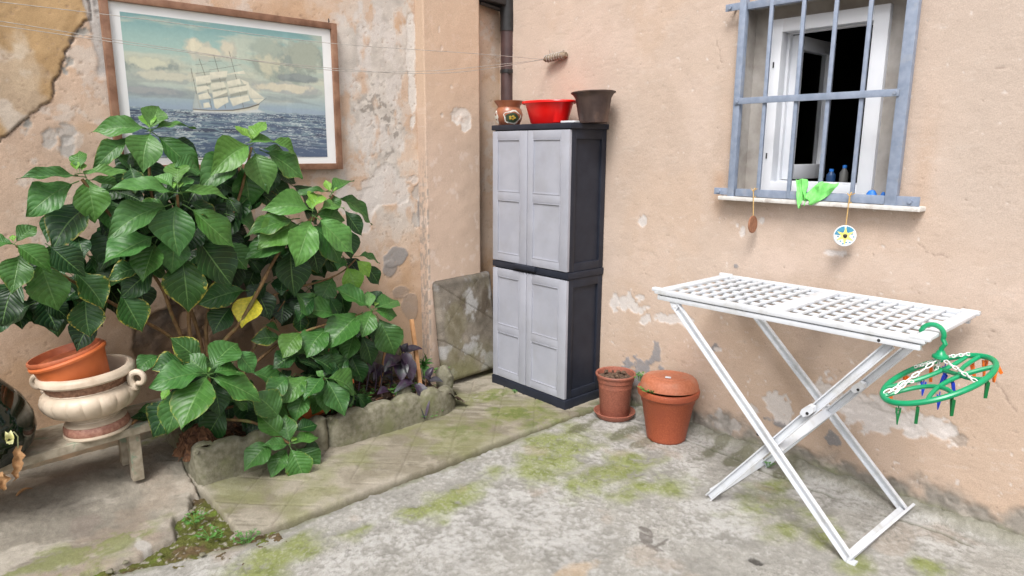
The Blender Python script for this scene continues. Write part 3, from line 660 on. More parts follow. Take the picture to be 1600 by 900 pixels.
# bottles on the inner ledge of the dim room
LEDGE = MB(); LEDGE.box((WX+.33, 1.48, 1.355), (.16, .56, .02)); obj('inner_ledge', LEDGE, DARKROOM, wr)
def bottle(px, z, r, h, mat, label):
    x = WX+.33; p = at(px, 280, X=x)
    t = thing('bottle', (x, p[1], 1.366), label, 'bottle')
    mb = MB(); mb.lathe([(.0005, 0), (r, .002), (r, h*.7), (r*.45, h*.86), (r*.4, h*.9)], (x, p[1], 1.366), 18); obj('bottle_body', mb, mat, t)
    mb = MB(); mb.lathe([(r*.5, h*.88), (r*.5, h), (.0005, h+.001)], (x, p[1], 1.366), 14); obj('cap', mb, SKYBLUE, t)
bottle(1298, 0, .022, .10, simple('dull_blue_bottle', (.02, .06, .16), (.03, .08, .2), .4, 8), 'short blue bottle standing inside the dark open window')
bottle(1318, 0, .020, .12, simple('dull_grey_bottle', (.12, .12, .12), (.16, .16, .15), .4, 8), 'taller grey bottle standing inside the dark open window')

# hanging ornaments
def ornament(px, ptop, pc, rad, nrm, mats, label, paint=None):
    X = GX-.022; top = at(px[0], ptop, X=X); c = at(px[1], pc, X=X)
    t = thing('hanging_disc', tuple(c), label, 'ornament', None)
    mb = MB(); z0 = 1.368
    mb.tube([(X, top[1], z0), (X, top[1]*.7+c[1]*.3, z0-.03), (c[0], c[1], c[2]+rad-.004)], .0022, 6); mb.tube([(X+.004, top[1]+.012, z0+.004), (X-.004, top[1], z0-.006), (X, top[1]-.006, z0+.003)], .0022, 6)
    mb.tube([(GX-.006+.012*math.cos(a), top[1], 1.352+.024*math.sin(a)) for a in np.linspace(0, 6.283, 12)], .0022, 6)
    mb.tube([(X, top[1]-.004, z0-.003), (X-.006, top[1]-.024, z0+.007)], .0018, 5)
    obj('twine', mb, TWINE, t)
    n = Vector(nrm).normalized(); e1 = Vector((0, 0, 1)); e1 = (e1-n*e1.dot(n)).normalized(); e2 = n.cross(e1)
    M = Matrix((e2, e1, n)).transposed(); 
    mb = MB(); h = .009 if paint is None else .014
    mb.lathe([(.0005, -h/2), (rad-.003, -h/2), (rad, -h/4), (rad, h/4), (rad-.003, h/2), (.0005, h/2)], tuple(c), 36, M)
    d = obj('disc', mb, mats[0], t)
    if paint: paint(d, Vector(c), M, h/2)
    return t
ornament((1176, 1176), 310, 350.5, .043, (.03, -1, .03), [DISCW], 'reddish wood slice hanging on twine from the left end of the grille')
WGL = simple('white_glaze', (.66, .70, .72), (.74, .77, .78), .3, 14); YGL = simple('yellow_glaze', (.72, .62, .14), (.78, .7, .22), .35, 20); BGL = simple('blue_glaze', (.04, .19, .34), (.08, .32, .45), .35, 60)
def sun_paint(d, c, M, h):
    def fl(pts, z, m, nm, fr=.0):
        mb = MB(); mb.prism(pts, lambda u, v, t: c+M @ Vector((u, v, h+z+t)), .0012); return obj(nm, mb, m, d)
    pts = []
    for k in range(12):
        a = math.pi/2+k*math.pi/6; r = .040 if k % 2 == 0 else .015
        pts.append((r*math.cos(a), r*math.sin(a)))
    fl(pts, .0010, YGL, 'painted_star')
    for a0, a1 in ((0.12, 1.45), (1.65, 2.5)):
        ar = np.linspace(a0, a1, 10); fl([(.043*math.cos(a), .043*math.sin(a)) for a in ar]+[(.018*math.cos(a), .018*math.sin(a)) for a in ar[::-1]], .0002, BGL, 'painted_field')
    for k in range(9):
        a = 2.8+k*.42; r = .029+.006*(k % 2); x, y = r*math.cos(a), r*math.sin(a)
        fl([(x+.0045*math.cos(q), y+.003*math.sin(q)) for q in np.linspace(0, 6.28, 7)[:-1]], .0004, BGL, 'painted_dash')
    mb = MB(); dome(mb, (0, 0, 0), .009, .006, 10); mb.v = [tuple(c+M @ Vector((x, y, z+h+.0022))) for x, y, z in mb.v]; obj('centre_bead', mb, BLACKM, d)
ornament((1327, 1320), 312, 368.5, .047, (-.86, -.50, .05), [WGL], 'round white disc painted with a yellow star, hanging on twine below the sill', sun_paint)

# line winder stuck on the wall, washing lines
pa, pb = at(850, 93, X=WX-.05), at(885, 85, X=WX-.02)
wd = thing('line_winder', (WX, pb[1], pb[2]), 'grey driftwood toggle on the wall wound with washing line', 'line winder')
mb = MB(); mb.tube([tuple(pa+(pb-pa)*t) for t in (0, .08, .5, .9, 1)], [.010, .019, .023, .021, .014], 10); obj('toggle', mb, PEGW, wd)
mb = MB()
for k in range(7):
    a = pa+(pb-pa)*(.1+.11*k); d = pa+(pb-pa)*(.22+.11*k)
    mb.tube([tuple(a*(1-t)+d*t+np.array([-.024*math.cos(6.28*t), 0, .024*math.sin(6.28*t)])) for t in np.linspace(0, 1, 9)], .0022, 5)
for k, (dx, dz) in enumerate([(.01, .045), (-.02, .035), (.035, .03)]):
    q = pa+(pb-pa)*(.3+.25*k); mb.tube([tuple(q), tuple(q+np.array([-.02, -dx, dz]))], .0018, 5)
obj('cord_windings', mb, CORD, wd)
mb = MB(); mb.tube([(WX-.03, pb[1]+.01, pb[2]), (WX+.02, pb[1]+.01, pb[2])], .008, 8); obj('peg', mb, PEGW, wd)
def line(pxs, label, r=.0014):
    # from the winder to a hook beyond the left edge, sagging
    a = np.array(pa); pts = [a]
    for (px, py, Y) in pxs: pts.append(at(px, py, Y=Y))
    e = pts[-1]+(pts[-1]-pts[-2])*1.6; pts.append(e)
    # smooth
    Q = []
    for i in range(len(pts)-1):
        p0 = pts[max(i-1, 0)]; p1 = pts[i]; p2 = pts[i+1]; p3 = pts[min(i+2, len(pts)-1)]
        for t in np.linspace(0, 1, 8, endpoint=False):
            Q.append(.5*((2*p1)+(-p0+p2)*t+(2*p0-5*p1+4*p2-p3)*t*t+(-p0+3*p1-3*p2+p3)*t**3))
    Q.append(pts[-1])
    mb = MB(); mb.tube([tuple(q) for q in Q], r, 6); tag(obj('washing_line', mb, CORD, origin=tuple(a), smooth=80), label, 'washing line', 'washing lines across the corner')
line([(745, 84, 3.18), (500, 66, 3.25), (250, 33, 3.36), (0, 3, 3.44)], 'topmost washing line, crossing the sky of the sea picture')
line([(750, 104, 3.17), (664, 111, 3.20), (508, 109, 3.25), (250, 73, 3.36), (0, 33, 3.44)], 'middle washing line, crossing the picture at mast height')
line([(750, 109, 3.17), (690, 114, 3.19), (600, 113, 3.22), (420, 97, 3.28), (250, 76, 3.33), (0, 40, 3.42)], 'lowest of the washing lines, sagging over the corner pillar')

# downpipe in the corner
PX, PYY = at(793, 100, Y=3.58)[0], 3.58
dp = thing('downpipe', (PX, PYY, 0), 'brown rain downpipe in the corner behind the tall cabinet', 'downpipe')
mb = MB(); mb.tube([(PX, PYY, -.02), (PX, PYY, 2.345)], .046, 20); obj('pipe', mb, PIPEM, dp)
mb = MB(); mb.tube([(PX, PYY, 2.33), (PX, PYY, 2.42), (PX-.01, PYY, 2.5), (PX-.01, PYY, 2.9)], .050, 20); obj('pipe_collar', mb, BLACKM, dp)
zb_ = at(793, 110, Y=PYY-.05)[2]
mb = MB(); mb.lathe([(.047, -.011), (.050, -.011), (.050, .011), (.047, .011)], (PX, PYY, zb_), 24); mb.box((PX-.03, PYY-.052, zb_-.006), (.02, .012, .03), None, .003); mb.tube([(PX, PYY, zb_), (WX+.02, PYY+.02, zb_)], .006, 6); obj('pipe_bracket', mb, BLACKM, dp)
a0 = at(765, 5, Y=3.62)
mb = MB(); mb.box((a0[0]-.02, 3.60, a0[2]+.02), (.20, .12, .055), Matrix.Rotation(.06, 3, 'Y'), .01); mb.tube([(a0[0]-.1, 3.60, a0[2]-.01), (a0[0]+.12, 3.6, a0[2]-.035)], .016, 8)
tag(obj('gutter_stub', mb, BLACKM, origin=(a0[0], 3.62, a0[2])), 'black rotten gutter stub against the top of the corner', 'gutter')

# ------------------------------------------------------------------ cabinet
CX, CY0, CY1, CH = 2.868, 2.69, 3.364, 1.70
cb_ = thing('storage_cabinet', (3.03, 3.03, .03), 'tall two tier plastic cabinet with pale grey doors and charcoal sides', 'cabinet')
mb = MB(); mb.box((3.028, (CY0+CY1)/2, .028), (.335, CY1-CY0+.012, .064), None, .006); obj('plinth', mb, DGREY, cb_)
mb = MB(); mb.box((3.03, (CY0+CY1)/2, 1.690), (.335, CY1-CY0+.016, .032), None, .005); mb.box((3.035, (CY0+CY1)/2, 1.664), (.30, CY1-CY0-.01, .03)); obj('lid', mb, DGREY, cb_)
mb = MB(); mb.box((3.028, (CY0+CY1)/2, .827), (.324, CY1-CY0+.004, .040), None, .004)
mb.box((CX-.008, 3.05, .836), (.03, .20, .030), None, .008); obj('shelf_band', mb, DGREY, cb_)
mb = MB(); mb.box((3.04, (CY0+CY1)/2, .85), (.28, CY1-CY0-.05, 1.62)); obj('carcass', mb, DGREY, cb_)
for y in (CY0+.015, CY1-.015):
    for (z0, z1) in ((.06, .806), (.848, 1.672)):
        mb = MB(); s = -1 if y < 3 else 1
        def rim(x0, x1, za, zb2): mb.box(((x0+x1)/2, y, (za+zb2)/2), (x1-x0, .022, zb2-za), None, .003)
        rim(2.885, 2.925, z0, z1); rim(3.145, 3.185, z0, z1); rim(2.9235, 3.1465, z0, z0+.05); rim(2.9235, 3.1465, z1-.055, z1)
        mb.box((3.035, y-s*.006, (z0+z1)/2), (.24, .008, z1-z0-.05)); obj('side_panel', mb, DGREY, cb_)
door = None
for (z0, z1, zm) in ((.065, .800, .40), (.852, 1.668, 1.27)):
    for (y0, y1) in ((CY0+.004, 3.036), (3.040, CY1-.004)):
        mb = MB(); xf = CX+.006; T = .022; st_ = .045; near = y0 < 2.8
        def pl(ya, yb, za, zb2, dx=0, th=T, bev=.004): mb.box((xf+dx, (ya+yb)/2, (za+zb2)/2), (th, yb-ya, zb2-za), None, bev)
        pl(y0, y0+st_+.02, z0, z1); pl(y1-st_, y1, z0, z1)
        pl(y0+st_+.018, y1-st_+.002, z0, z0+.05, .001); pl(y0+st_+.018, y1-st_+.002, z1-.05, z1, .001); pl(y0+st_+.018, y1-st_+.002, zm-.026, zm+.026, .001)
        pl(y0+.02, y1-.02, z0+.02, z1-.02, .001, .012, 0)
        for (za, zb2) in ((z0+.05, zm-.026), (zm+.026, z1-.05)):       # raised bead round each panel
            ya, yb = y0+st_+.02, y1-st_
            for (a, b, c, d) in ((ya, ya+.006, za, zb2), (yb-.006, yb, za, zb2), (ya+.005, yb-.005, za, za+.006), (ya+.005, yb-.005, zb2-.006, zb2)): pl(a, b, c, d, -.0065, .010, .001)
        dr = obj('door', mb, LGREY, cb_)
    mb = MB()
# things on the cabinet top (z = 1.706)
TZ = 1.7065
p = at(795, 180, X=2.99)
pt = thing('painted_pot', (2.99, p[1], TZ), 'small terracotta pot with a white and green painted flower, left of the red basin', 'pot')
R0 = .082
prof = [(.0005, .002), (.055, .0), (.062, .004), (.078, .035), (.083, .062), (.076, .088), (.066, .102), (.068, .112), (.086, .134), (.088, .139), (.084, .138), (.066, .116), (.05, .11)]
prof = [(r*1.08, z*1.10) for r, z in prof]
mb = MB(); mb.lathe(prof, (2.99, p[1], TZ), 44); pb_ = obj('pot_body', mb, simple('glazed_copper_terracotta', (.25, .085, .045), (.36, .13, .065), .28, 14), pt)
# painted flower in relief on its front
def onpot(u, v, r):      # u angle offset, v height
    zz = np.interp(v, [q[1] for q in prof[2:8]], [q[0] for q in prof[2:8]])+r
    return (2.99+zz*math.cos(u), p[1]+zz*math.sin(u), TZ+v)
ang = math.atan2(-p[1], -2.99)+.30
def decal(c, ru, rv, r, mat, nm, wob=0, n=20):
    mb = MB(); vs = [onpot(c[0], c[1], r)]
    for k in range(n):
        a = 2*math.pi*k/n; f = 1+wob*math.sin(5*a+1); vs.append(onpot(c[0]+ru*math.cos(a)*f, c[1]+rv*math.sin(a)*f, r))
    vs2 = [onpot(c[0]+ru*1.02*math.cos(2*math.pi*k/n)*(1+wob*math.sin(10*math.pi*k/n+1)), c[1]+rv*1.02*math.sin(2*math.pi*k/n)*(1+wob*math.sin(10*math.pi*k/n+1)), -.001) for k in range(n)]
    mb.add(vs+vs2, [(0, k+1, (k+1) % n+1) for k in range(n)]+[(k+1, n+1+k, n+1+(k+1) % n, (k+1) % n+1) for k in range(n)])
    obj(nm, mb, mat, pb_)
WPAINT = simple('white_pot_paint', (.66, .66, .60), (.72, .72, .66), .5, 30); GPAINT = simple('dark_green_pot_paint', (.03, .06, .035), (.06, .09, .05), .5, 40); YPAINT = simple('gold_pot_paint', (.5, .34, .04), (.6, .42, .08), .5, 40)
decal((ang, .050), .70, .042, .0020, WPAINT, 'white_blot', .10); decal((ang-.04, .046), .50, .030, .0035, GPAINT, 'green_blot', .06); decal((ang-1.55, .05), .34, .04, .002, WPAINT, 'white_blot', .12)
for k in range(5): decal((ang-.05+.18*math.cos(k*1.256), .046+.009*math.sin(k*1.256)), .09, .006, .005, YPAINT, 'gold_petal')

# red basin: oval
pc = at(856, 172, X=2.985)
def basin(mb, c):
    prof = [(.0005, .004), (.10, .0), (.112, .008), (.142, .095), (.149, .107), (.164, .110), (.166, .104), (.168, .110), (.165, .116), (.148, .114), (.139, .105), (.108, .014), (.0005, .010)]
    mb.lathe([(r, z) for r, z in prof], c, 56)
    mb.v = [(c[0]+(x-c[0])*.80, c[1]+(y-c[1])*1.16, c[2]+(z-c[2])*1.16) for x, y, z in mb.v]
mb = MB(); basin(mb, (2.995, pc[1], TZ))
tag(obj('basin', mb, RED, origin=(2.995, pc[1], TZ)), 'shiny red oval plastic basin on top of the cabinet', 'basin')
pc = at(928, 170, X=3.02)
mb = MB(); c = (3.02, pc[1], TZ)
RT = Matrix.Rotation(math.radians(-2.5), 3, 'X')
mb.lathe([(.0005, .002), (.092, 0), (.096, .012), (.099, .032), (.100, .034), (.120, .138), (.137, .160), (.147, .164), (.148, .170), (.140, .170), (.126, .155), (.112, .12), (.09, .03), (.0005, .03)], c, 48, RT, fl=lambda i, a: .86*(1+(.010*math.cos(12*a) if 4 <= i <= 5 else 0)))
tag(obj('flower_pot', mb, DBROWN, origin=c), 'dark brown flared plastic pot at the right of the cabinet top', 'pot')
p = at(888, 188, X=2.90)
mb = MB(); mb.box((2.915, p[1]-.0, TZ+.006), (.05, .10, .011), Matrix.Rotation(.1, 3, 'Z'), .003); tag(obj('white_block', mb, WHITEP, origin=(2.915, p[1], TZ)), 'thin white plastic block lying in front of the red basin', 'block')

# leaning slate
s00 = at(697, 596, Y=3.49); s01 = at(680, 443, Y=3.562); s10 = at(770, 580, Y=3.49); 
xL, zT = s01[0], s01[2]; W_, N = .46, 70
zt2 = at(770, 430, Y=3.562)[2]
u = np.linspace(0, 1, 74); v = np.linspace(0, 1, 84); Uu, Vv = np.meshgrid(u, v, indexing='ij')
zB = .036; Hh = zT-zB
Uw = Uu*W_; Vw = Vv*Hh
sdq = np.minimum(np.minimum(Uw, W_-Uw), np.minimum(Vw, Hh-Vw))
rc = .07; cd_ = np.where((Uw < rc) & (Vw < rc), rc-np.hypot(Uw-rc, Vw-rc), sdq)
h = np.minimum(ss(.0, .012, cd_), 1)
n1 = fbm(Uw, Vw, 5, 5, 601); n2 = fbm(Uw, Vw, 22, 5, 602)
C = np.ones(Uu.shape+(3,))*np.array([.215, .185, .15])*(1+(n1-.5)[..., None]*.8)*(1+(n2-.5)[..., None]*.7)
C = mixc(C, ss(.46, .56, fbm(Uw, Vw, 8, 7, 603, .62))*.8, (.40, .39, .385)); C = mixc(C, ss(.52, .64, fbm(Uw, Vw*.6, 7, 5, 604))*.7, (.085, .062, .042)); C = mixc(C, ss(.22, .0, Vw+(n1-.5)*.35)*.65, (.17, .165, .065)); C = mixc(C, ss(.58, .72, fbm(Uw, Vw, 5, 5, 605))*.4, (.20, .18, .10))
C = mixc(C, ss(.1, .0, Hh-Vw)*.6, (.07, .06, .05))
gz = np.zeros(Uu.shape)
for off in (.07, .44):
    d = np.abs((Vw+Uw*.72)-off-.22+(n1-.5)*.01)/1.23; gz = np.maximum(gz, ss(.006, .0015, d))
d = np.abs((Vw-Uw*.9)-.33)/1.3; gz = np.maximum(gz, ss(.004, .001, d)*.6)
C = mixc(C, gz*.6, (.06, .045, .03))
dep = .028*h-.004*gz+(n2-.5)*.004+(n1-.5)*.004
tilt = (3.562-3.49)/Hh
P = np.stack([xL+.014*(1-Vv)+Uw, 3.49+.026+Vw*tilt-dep, zB+Vw-.0+Uw*.035-.02*(1-Vv)*0], -1)
P[cd_ < 0] = np.nan
keep = (cd_ >= -.004); P = np.where(np.isnan(P), np.stack([xL+.014*(1-Vv)+Uw, 3.49+.026+Vw*tilt, zB+Vw+Uw*.035], -1), P)
sl = thing('slate_slab', (xL+.23, 3.5, .03), 'mottled mossy slate slab leaning on the wall left of the cabinet', 'slab')
o = grid('slate', P, C, SLATEM, sl, keep=keep); sm = o.modifiers.new('thick', 'SOLIDIFY'); sm.thickness = -.014; sm.offset = -1

# ------------------------------------------------------------------ pots at the right wall
c1 = (3.015, 2.425, 0)
p1 = thing('plant_pot', c1, 'brown terracotta pot full of bare soil beside the cabinet', 'pot')
Z0 = .022
mb = MB(); mb.lathe([(.0005, Z0), (.082, Z0), (.086, Z0+.006), (.098, Z0+.185), (.1005, Z0+.19), (.1005, Z0+.20), (.106, Z0+.205), (.110, Z0+.235), (.1175, Z0+.238), (.119, Z0+.247), (.116, Z0+.253), (.107, Z0+.250), (.103, Z0+.235), (.098, Z0+.17)], c1, 56); obj('pot_body', mb, TERRA_B, p1)
mb = MB(); rg = random.Random(5)
sg = 26
def soil(u, v):
    a = u*2*math.pi; r = v*.104
    x, y = r*math.cos(a), r*math.sin(a)
    return (c1[0]+x, c1[1]+y, Z0+.222+.018*(1-v)+.022*float(fbm(np.array(x+3), np.array(y+3), 32, 4, 700)-.5)*2*(1-.3*v))
quad_grid(mb, soil, 40, 16); so = obj('soil', mb, SOIL, p1)
for k in range(9):
    mb = MB(); a = rg.random()*6.28; r = rg.random()*.07; s = .006+.010*rg.random(); mb.lathe([(.0005, -s), (s*.8, -s*.5), (s, 0), (s*.7, s*.6), (.0005, s*.9)], (c1[0]+r*math.cos(a), c1[1]+r*math.sin(a), Z0+.238+s*.5), 7, Matrix.Rotation(a, 3, 'X'), fl=lambda i, q: 1+.25*math.sin(3*q+i*2)); obj('soil_clod', mb, SOIL, so)
tr = MB(); tr.lathe([(.0005, .004), (.098, .004), (.104, .008), (.121, .034), (.123, .040), (.119, .042), (.114, .036), (.098, .018), (.0005, .018)], c1, 52)
tag(obj('saucer', tr, TERRA_B, origin=c1), 'brown plastic saucer beneath the pot of bare soil', 'saucer')
c2 = (2.985, 2.035, 0)
p2 = thing('plant_pot', c2, 'wide orange red terracotta pot covered with an upturned saucer', 'pot')
mb = MB(); mb.lathe([(.0005, .004), (.098, .004), (.104, .010), (.106, .02), (.138, .215), (.143, .222), (.147, .245), (.153, .252), (.163, .262), (.167, .285), (.164, .292), (.153, .294), (.148, .285), (.135, .2), (.1, .03), (.0005, .03)], c2, 64); obj('pot_body', mb, TERRA_S, p2)
RT = Matrix.Rotation(math.radians(3), 3, 'Y') @ Matrix.Rotation(math.radians(-2), 3, 'X')
LID = simple('faded_terracotta_lid', (.40, .125, .06), (.47, .16, .085), .6, 90, lo=.4, hi=.62, c3=(.42, .20, .13), dscale=8, damt=(.5, .7), bs=.12)
mb = MB(); mb.lathe([(.153, .288), (.158, .292), (.154, .316), (.144, .340), (.131, .352), (.114, .357), (.104, .355), (.10, .359), (.055, .365), (.05, .363), (.0005, .365)], c2, 64, RT)
mb.v = [(x, y-.004, z) for x, y, z in mb.v]
ld = obj('upturned_saucer', mb, LID, origin=(c2[0], c2[1], .3)); tag(ld, 'faded terracotta saucer upside down as a lid on the wide pot', 'saucer')
pp = at(1044, 590, Z=.367); mb = MB(); mb.box((pp[0], pp[1], .3685), (.022, .03, .003), Matrix.Rotation(.5, 3, 'Z'), .001); tag(obj('paper_scrap', mb, WHITEP, origin=(pp[0], pp[1], .367)), 'tiny white scrap on the upturned terracotta saucer', 'scrap')
def weed(mb, c, n, r, h, seed, lf=.014):
    rg = random.Random(seed)
    for k in range(n):
        a = rg.random()*6.283; rr = r*rg.random()**.6; hh = h*(.4+.6*rg.random())
        b = Vector(c)+Vector((rr*math.cos(a)*.3, rr*math.sin(a)*.3, 0)); t = Vector(c)+Vector((rr*math.cos(a), rr*math.sin(a), hh))
        mb.tube([b, (b+t)/2+Vector((0, 0, hh*.15)), t], .0009, 4)
        for j in range(3):
            q = a+j*2.1+rg.random(); L = lf*(.6+.7*rg.random()); d = Vector((math.cos(q), math.sin(q), .25)); s = Vector((-math.sin(q), math.cos(q), 0))*L*.38
            mb.add([t, t+d*L*.5+s, t+d*L, t+d*L*.5-s], [(0, 1, 2, 3)])
for k, (px, py, Z, n, r, h, lb) in enumerate([(1000, 594, .294, 16, .035, .045, 'green weed sprouting at the left rim of the lidded pot'), (1012, 612, .294, 22, .05, .02, 'low weed creeping along the front rim of the lidded pot')]):
    q = at(px, py, Z=Z); mb = MB(); weed(mb, (q[0], q[1], Z-.004), n, r, h, 50+k); tag(obj('weed', mb, WEED, origin=tuple(q), smooth=0), lb, 'weed')
for k, (px, py, z, n, r, h, lb) in enumerate([(668, 648, .036, 40, .09, .03, 'weed tuft at the right foot of the planter edging stones'), (1200, 728, .02, 12, .03, .03, 'weed tuft by the back foot of the drying table'), (385, 846, .01, 22, .05, .05, 'weed tuft at the sharp corner of the scored path'),
        (305, 815, .02, 24, .05, .035, 'weed sprig in the moss beside the broken slab'), (330, 838, .01, 22, .06, .03, 'weed sprig in the moss closest to the concrete courtyard'), (325, 748, .05, 14, .03, .02, 'weed sprig at the left foot of the edging stones'), (805, 613, .04, 9, .02, .02, 'weed sprig under the front of the cabinet')]):
    q = at(px, py, Z=z); mb = MB(); weed(mb, (q[0], q[1], z-.006), n, r, h, 60+k, .011); tag(obj('weed', mb, WEED, origin=tuple(q), smooth=0), lb, 'weed')

# ------------------------------------------------------------------ white folding drying table
XF, XB, RY0, RY1, RZ = 2.545, 3.115, .712, 1.832, .925
rk = thing('drying_table', (2.83, 1.2, 0), 'white plastic folding drying table with lattice top and crossed legs', 'drying table')
for x in (XF, XB):
    mb = MB(); mb.box((x, (RY0+RY1)/2, RZ-.004), (.026, RY1-RY0, .024), None, .006); s = 1 if x == XF else -1
    mb.box((x+s*.004, (RY0+RY1)/2, RZ-.031), (.022, RY1-RY0-.03, .022), None, .004)
    mb.box((x+s*.010, (RY0+RY1)/2, RZ-.0185), (.012, RY1-RY0-.02, .01)); obj('side_rail', mb, WHITEP, rk)
    for y in (RY0+.02, RY1-.02):
        mb = MB(); mb.box((x, y, RZ+.004), (.028, .07, .020), None, .008); obj('corner_cap', mb, WHITEP, rk)
for y, wd_ in ((RY0+.02, .05), (RY1-.025, .05), ((RY0+RY1)/2, .075)):
    mb = MB(); mb.box((2.83, y, RZ-.002), (XB-XF-.024, wd_, .014), None, .003); obj('end_bar' if wd_ < .06 else 'middle_bar', mb, WHITEP, rk)
s0 = None
for half in (0, 1):
    ya, yb = (RY0+.045, (RY0+RY1)/2-.0375) if half == 0 else ((RY0+RY1)/2+.0375, RY1-.05)
    n = 8
    for k in range(1, n):
        y = ya+(yb-ya)*k/n
        if s0 is None:
            mb = MB(); mb.box((2.83, y, RZ-.001), (XB-XF-.02, .012, .010), None, .002); s0 = obj('cross_slat', mb, WHITEP, rk, origin=(2.83, y, RZ))
        else: c = copy_obj(s0); c.location.y = y-1.2
    l0 = None
    m = 7
    for k in range(m):
        x = XF+.05+(XB-XF-.10)*k/(m-1)
        if l0 is None: mb = MB(); mb.box((x, (ya+yb)/2, RZ-.012), (.027, yb-ya+.02, .008), None, .002); l0 = obj('long_slat', mb, WHITEP, rk, origin=(x, 1.2, RZ))
        else: c = copy_obj(l0); c.location.x = x-2.83
def channel(a, b, w_, d_, out, mat, name):   # C channel, web towards -out
    a = Vector(a); b = Vector(b); y = (b-a).normalized(); n = Vector(out); n = (n-y*n.dot(y)).normalized(); x = y.cross(n)
    prof = [(-w_/2, 0), (w_/2, 0), (w_/2, d_), (w_/2-.005, d_), (w_/2-.008, .006), (-w_/2+.008, .006), (-w_/2+.005, d_), (-w_/2, d_)]
    mb = MB(); mb.v = [tuple(p+x*u+n*v) for p in (a, b) for u, v in prof]; k = len(prof)
    mb.f = [(i, (i+1) % k, k+(i+1) % k, k+i) for i in range(k)]+[(0, 1, 4, 5), (1, 2, 3, 4), (0, 5, 6, 7), (k+5, k+4, k+1, k), (k+4, k+3, k+2, k+1), (k+7, k+6, k+5, k)]
    return obj(name, mb, mat, rk, smooth=0)
out = (-1, -.0, .0)
channel((XF+.016, 1.725, .872), (XF+.016, .880, .014), .036, .020, out, WHITEP, 'leg'); channel((XB-.004, 1.745, .872), (XB-.004, .866, .012), .036, .020, out, WHITEP, 'leg')
channel((XF+.040, .833, .875), (XF+.040, 1.508, .008), .036, .020, out, WHITEP, 'leg'); channel((2.878, .803, .875), (3.08, 1.505, .008), .036, .020, out, WHITEP, 'leg')
mb = MB(); mb.bar((XF-.006, .874, .024), (XB+.012, .856, .024), .012, .064, (0, -.5, .87), .003); mb.bar((XF+.02, .884, .02), (XB-.02, .875, .02), .034, .006, (0, -.5, .87)); mb.box((XF+.006, .868, .006), (.03, .03, .011)); mb.box((XB-.006, .858, .006), (.03, .03, .011)); obj('foot_bar', mb, WHITEP, rk)
mb = MB(); mb.bar((XF+.05, 1.506, .022), (3.085, 1.52, .022), .012, .044, (0, .5, .87), .003); obj('foot_bar', mb, WHITEP, rk)
mb = MB(); mb.bar((XF+.05, 1.215, .345), (2.98, 1.185, .41), .010, .040, (0, .75, .65), .003); obj('cross_brace', mb, WHITEP, rk)
for (x, y, z) in ((XF+.026, 1.092, .552), (2.926, 1.043, .578)):
    mb = MB(); mb.prism([(-.024, .026), (-.004, .030), (.020, .006), (.026, -.012), (.012, -.024), (-.010, -.012), (-.026, .006)], lambda u, v, t: (x-t, y+u, z+v), .03); br = obj('leg_joint', mb, WHITEP, rk, smooth=0)
    mb = MB(); mb.tube([(x-.033, y-.004, z-.004), (x-.028, y-.004, z-.004)], .006, 8); obj('rivet', mb, BLACKM, br)
for (x, y, z) in ((XF-.001, 1.725, .876), (XB, 1.745, .876)):
    mb = MB(); mb.prism([(-.05, .03), (.045, .03), (.026, .002), (.012, -.026), (-.010, -.026), (-.022, -.004)], lambda u, v, t: (x+t, y+u, z+v), .022); br = obj('leg_bracket', mb, WHITEP, rk, smooth=0)
    mb = MB(); mb.tube([(x-.003, y, z-.010), (x+.002, y, z-.010)], .006, 8); obj('rivet', mb, WHITEC, br)
mb = MB(); mb.tube([(XF-.008, .86, RZ-.032), (XF, .86, RZ-.032)], .006, 8); obj('rivet', mb, BLACKM, rk)
mb = MB(); mb.tube([(XF+.0, 1.285, .395), (XF+.008, 1.285, .395)], .007, 8); obj('pivot_pin', mb, BLACKM, rk)

# ------------------------------------------------------------------ green peg hanger hooked over the end bar
HX, HY = at(1472, 520, Z=.93)[0], RY0-.018
ph = thing('peg_hanger', (HX, HY, .80), 'green oval sock hanger with coloured pegs hooked on the table end', 'peg hanger')
rv = Vector(_R); vv_ = Vector((_F[0], _F[1], 0)).normalized()
cR = Vector(at(1465.5, 592, Y=HY-.02)); k_ = pxm(cR)
e1 = Vector(at(1553, 573, Y=HY-.02+.0))-Vector(at(1378, 611, Y=HY-.02)); 
e1 = (rv*160+Vector(_U)*66)/k_/2; e2 = (vv_*.135+Vector((0, 0, -.006)))
def ov(t, s=1.0, dz=0): return cR+(e1*math.cos(t)+e2*math.sin(t))*s+Vector((0, 0, dz))
mb = MB(); mb.tube([ov(t) for t in np.linspace(0, 2*math.pi, 56, endpoint=False)], .0098, 10, closed=True); ring = obj('ring', mb, GREENP, ph)
mb = MB()
def arc(t0, t1, s0, s1, n=14): return [ov(t0+(t1-t0)*i/n, s0+(s1-s0)*math.sin(math.pi*i/n)) for i in range(n+1)]
def chord(ta, tb, bow):
    a, b = ov(ta), ov(tb); m = (a+b)/2; o_ = cR-m
    mb.tube([a*(1-t)+b*t+o_*bow*4*t*(1-t) for t in np.linspace(0, 1, 13)], .0078, 8)
chord(2.45, .55, .45); chord(-2.2, -.55, .55); chord(2.9, -1.75, .55); chord(.25, -1.1, .5)
a, b = ov(1.2, .62), ov(-1.0, .62); mb.tube([a*(1-t)+b*t for t in np.linspace(0, 1, 6)], .0075, 8)
obj('ring_struts', mb, GREENP, ph)
mb = MB(); hub = Vector((HX, HY, .80)); hub = Vector(at(1470, 552, Y=HY))
top = RZ+.007
cy = RY0+.020
pts = []
for t in np.linspace(0, 1, 20):
    a = math.radians(-55+235*t); 
    r_ = .036
    pts.append(Vector((hub.x+ (1-t)*.004, HY+.034-.0+ -r_*math.cos(a-0)*1.0, RZ-.004+r_*math.sin(a))))
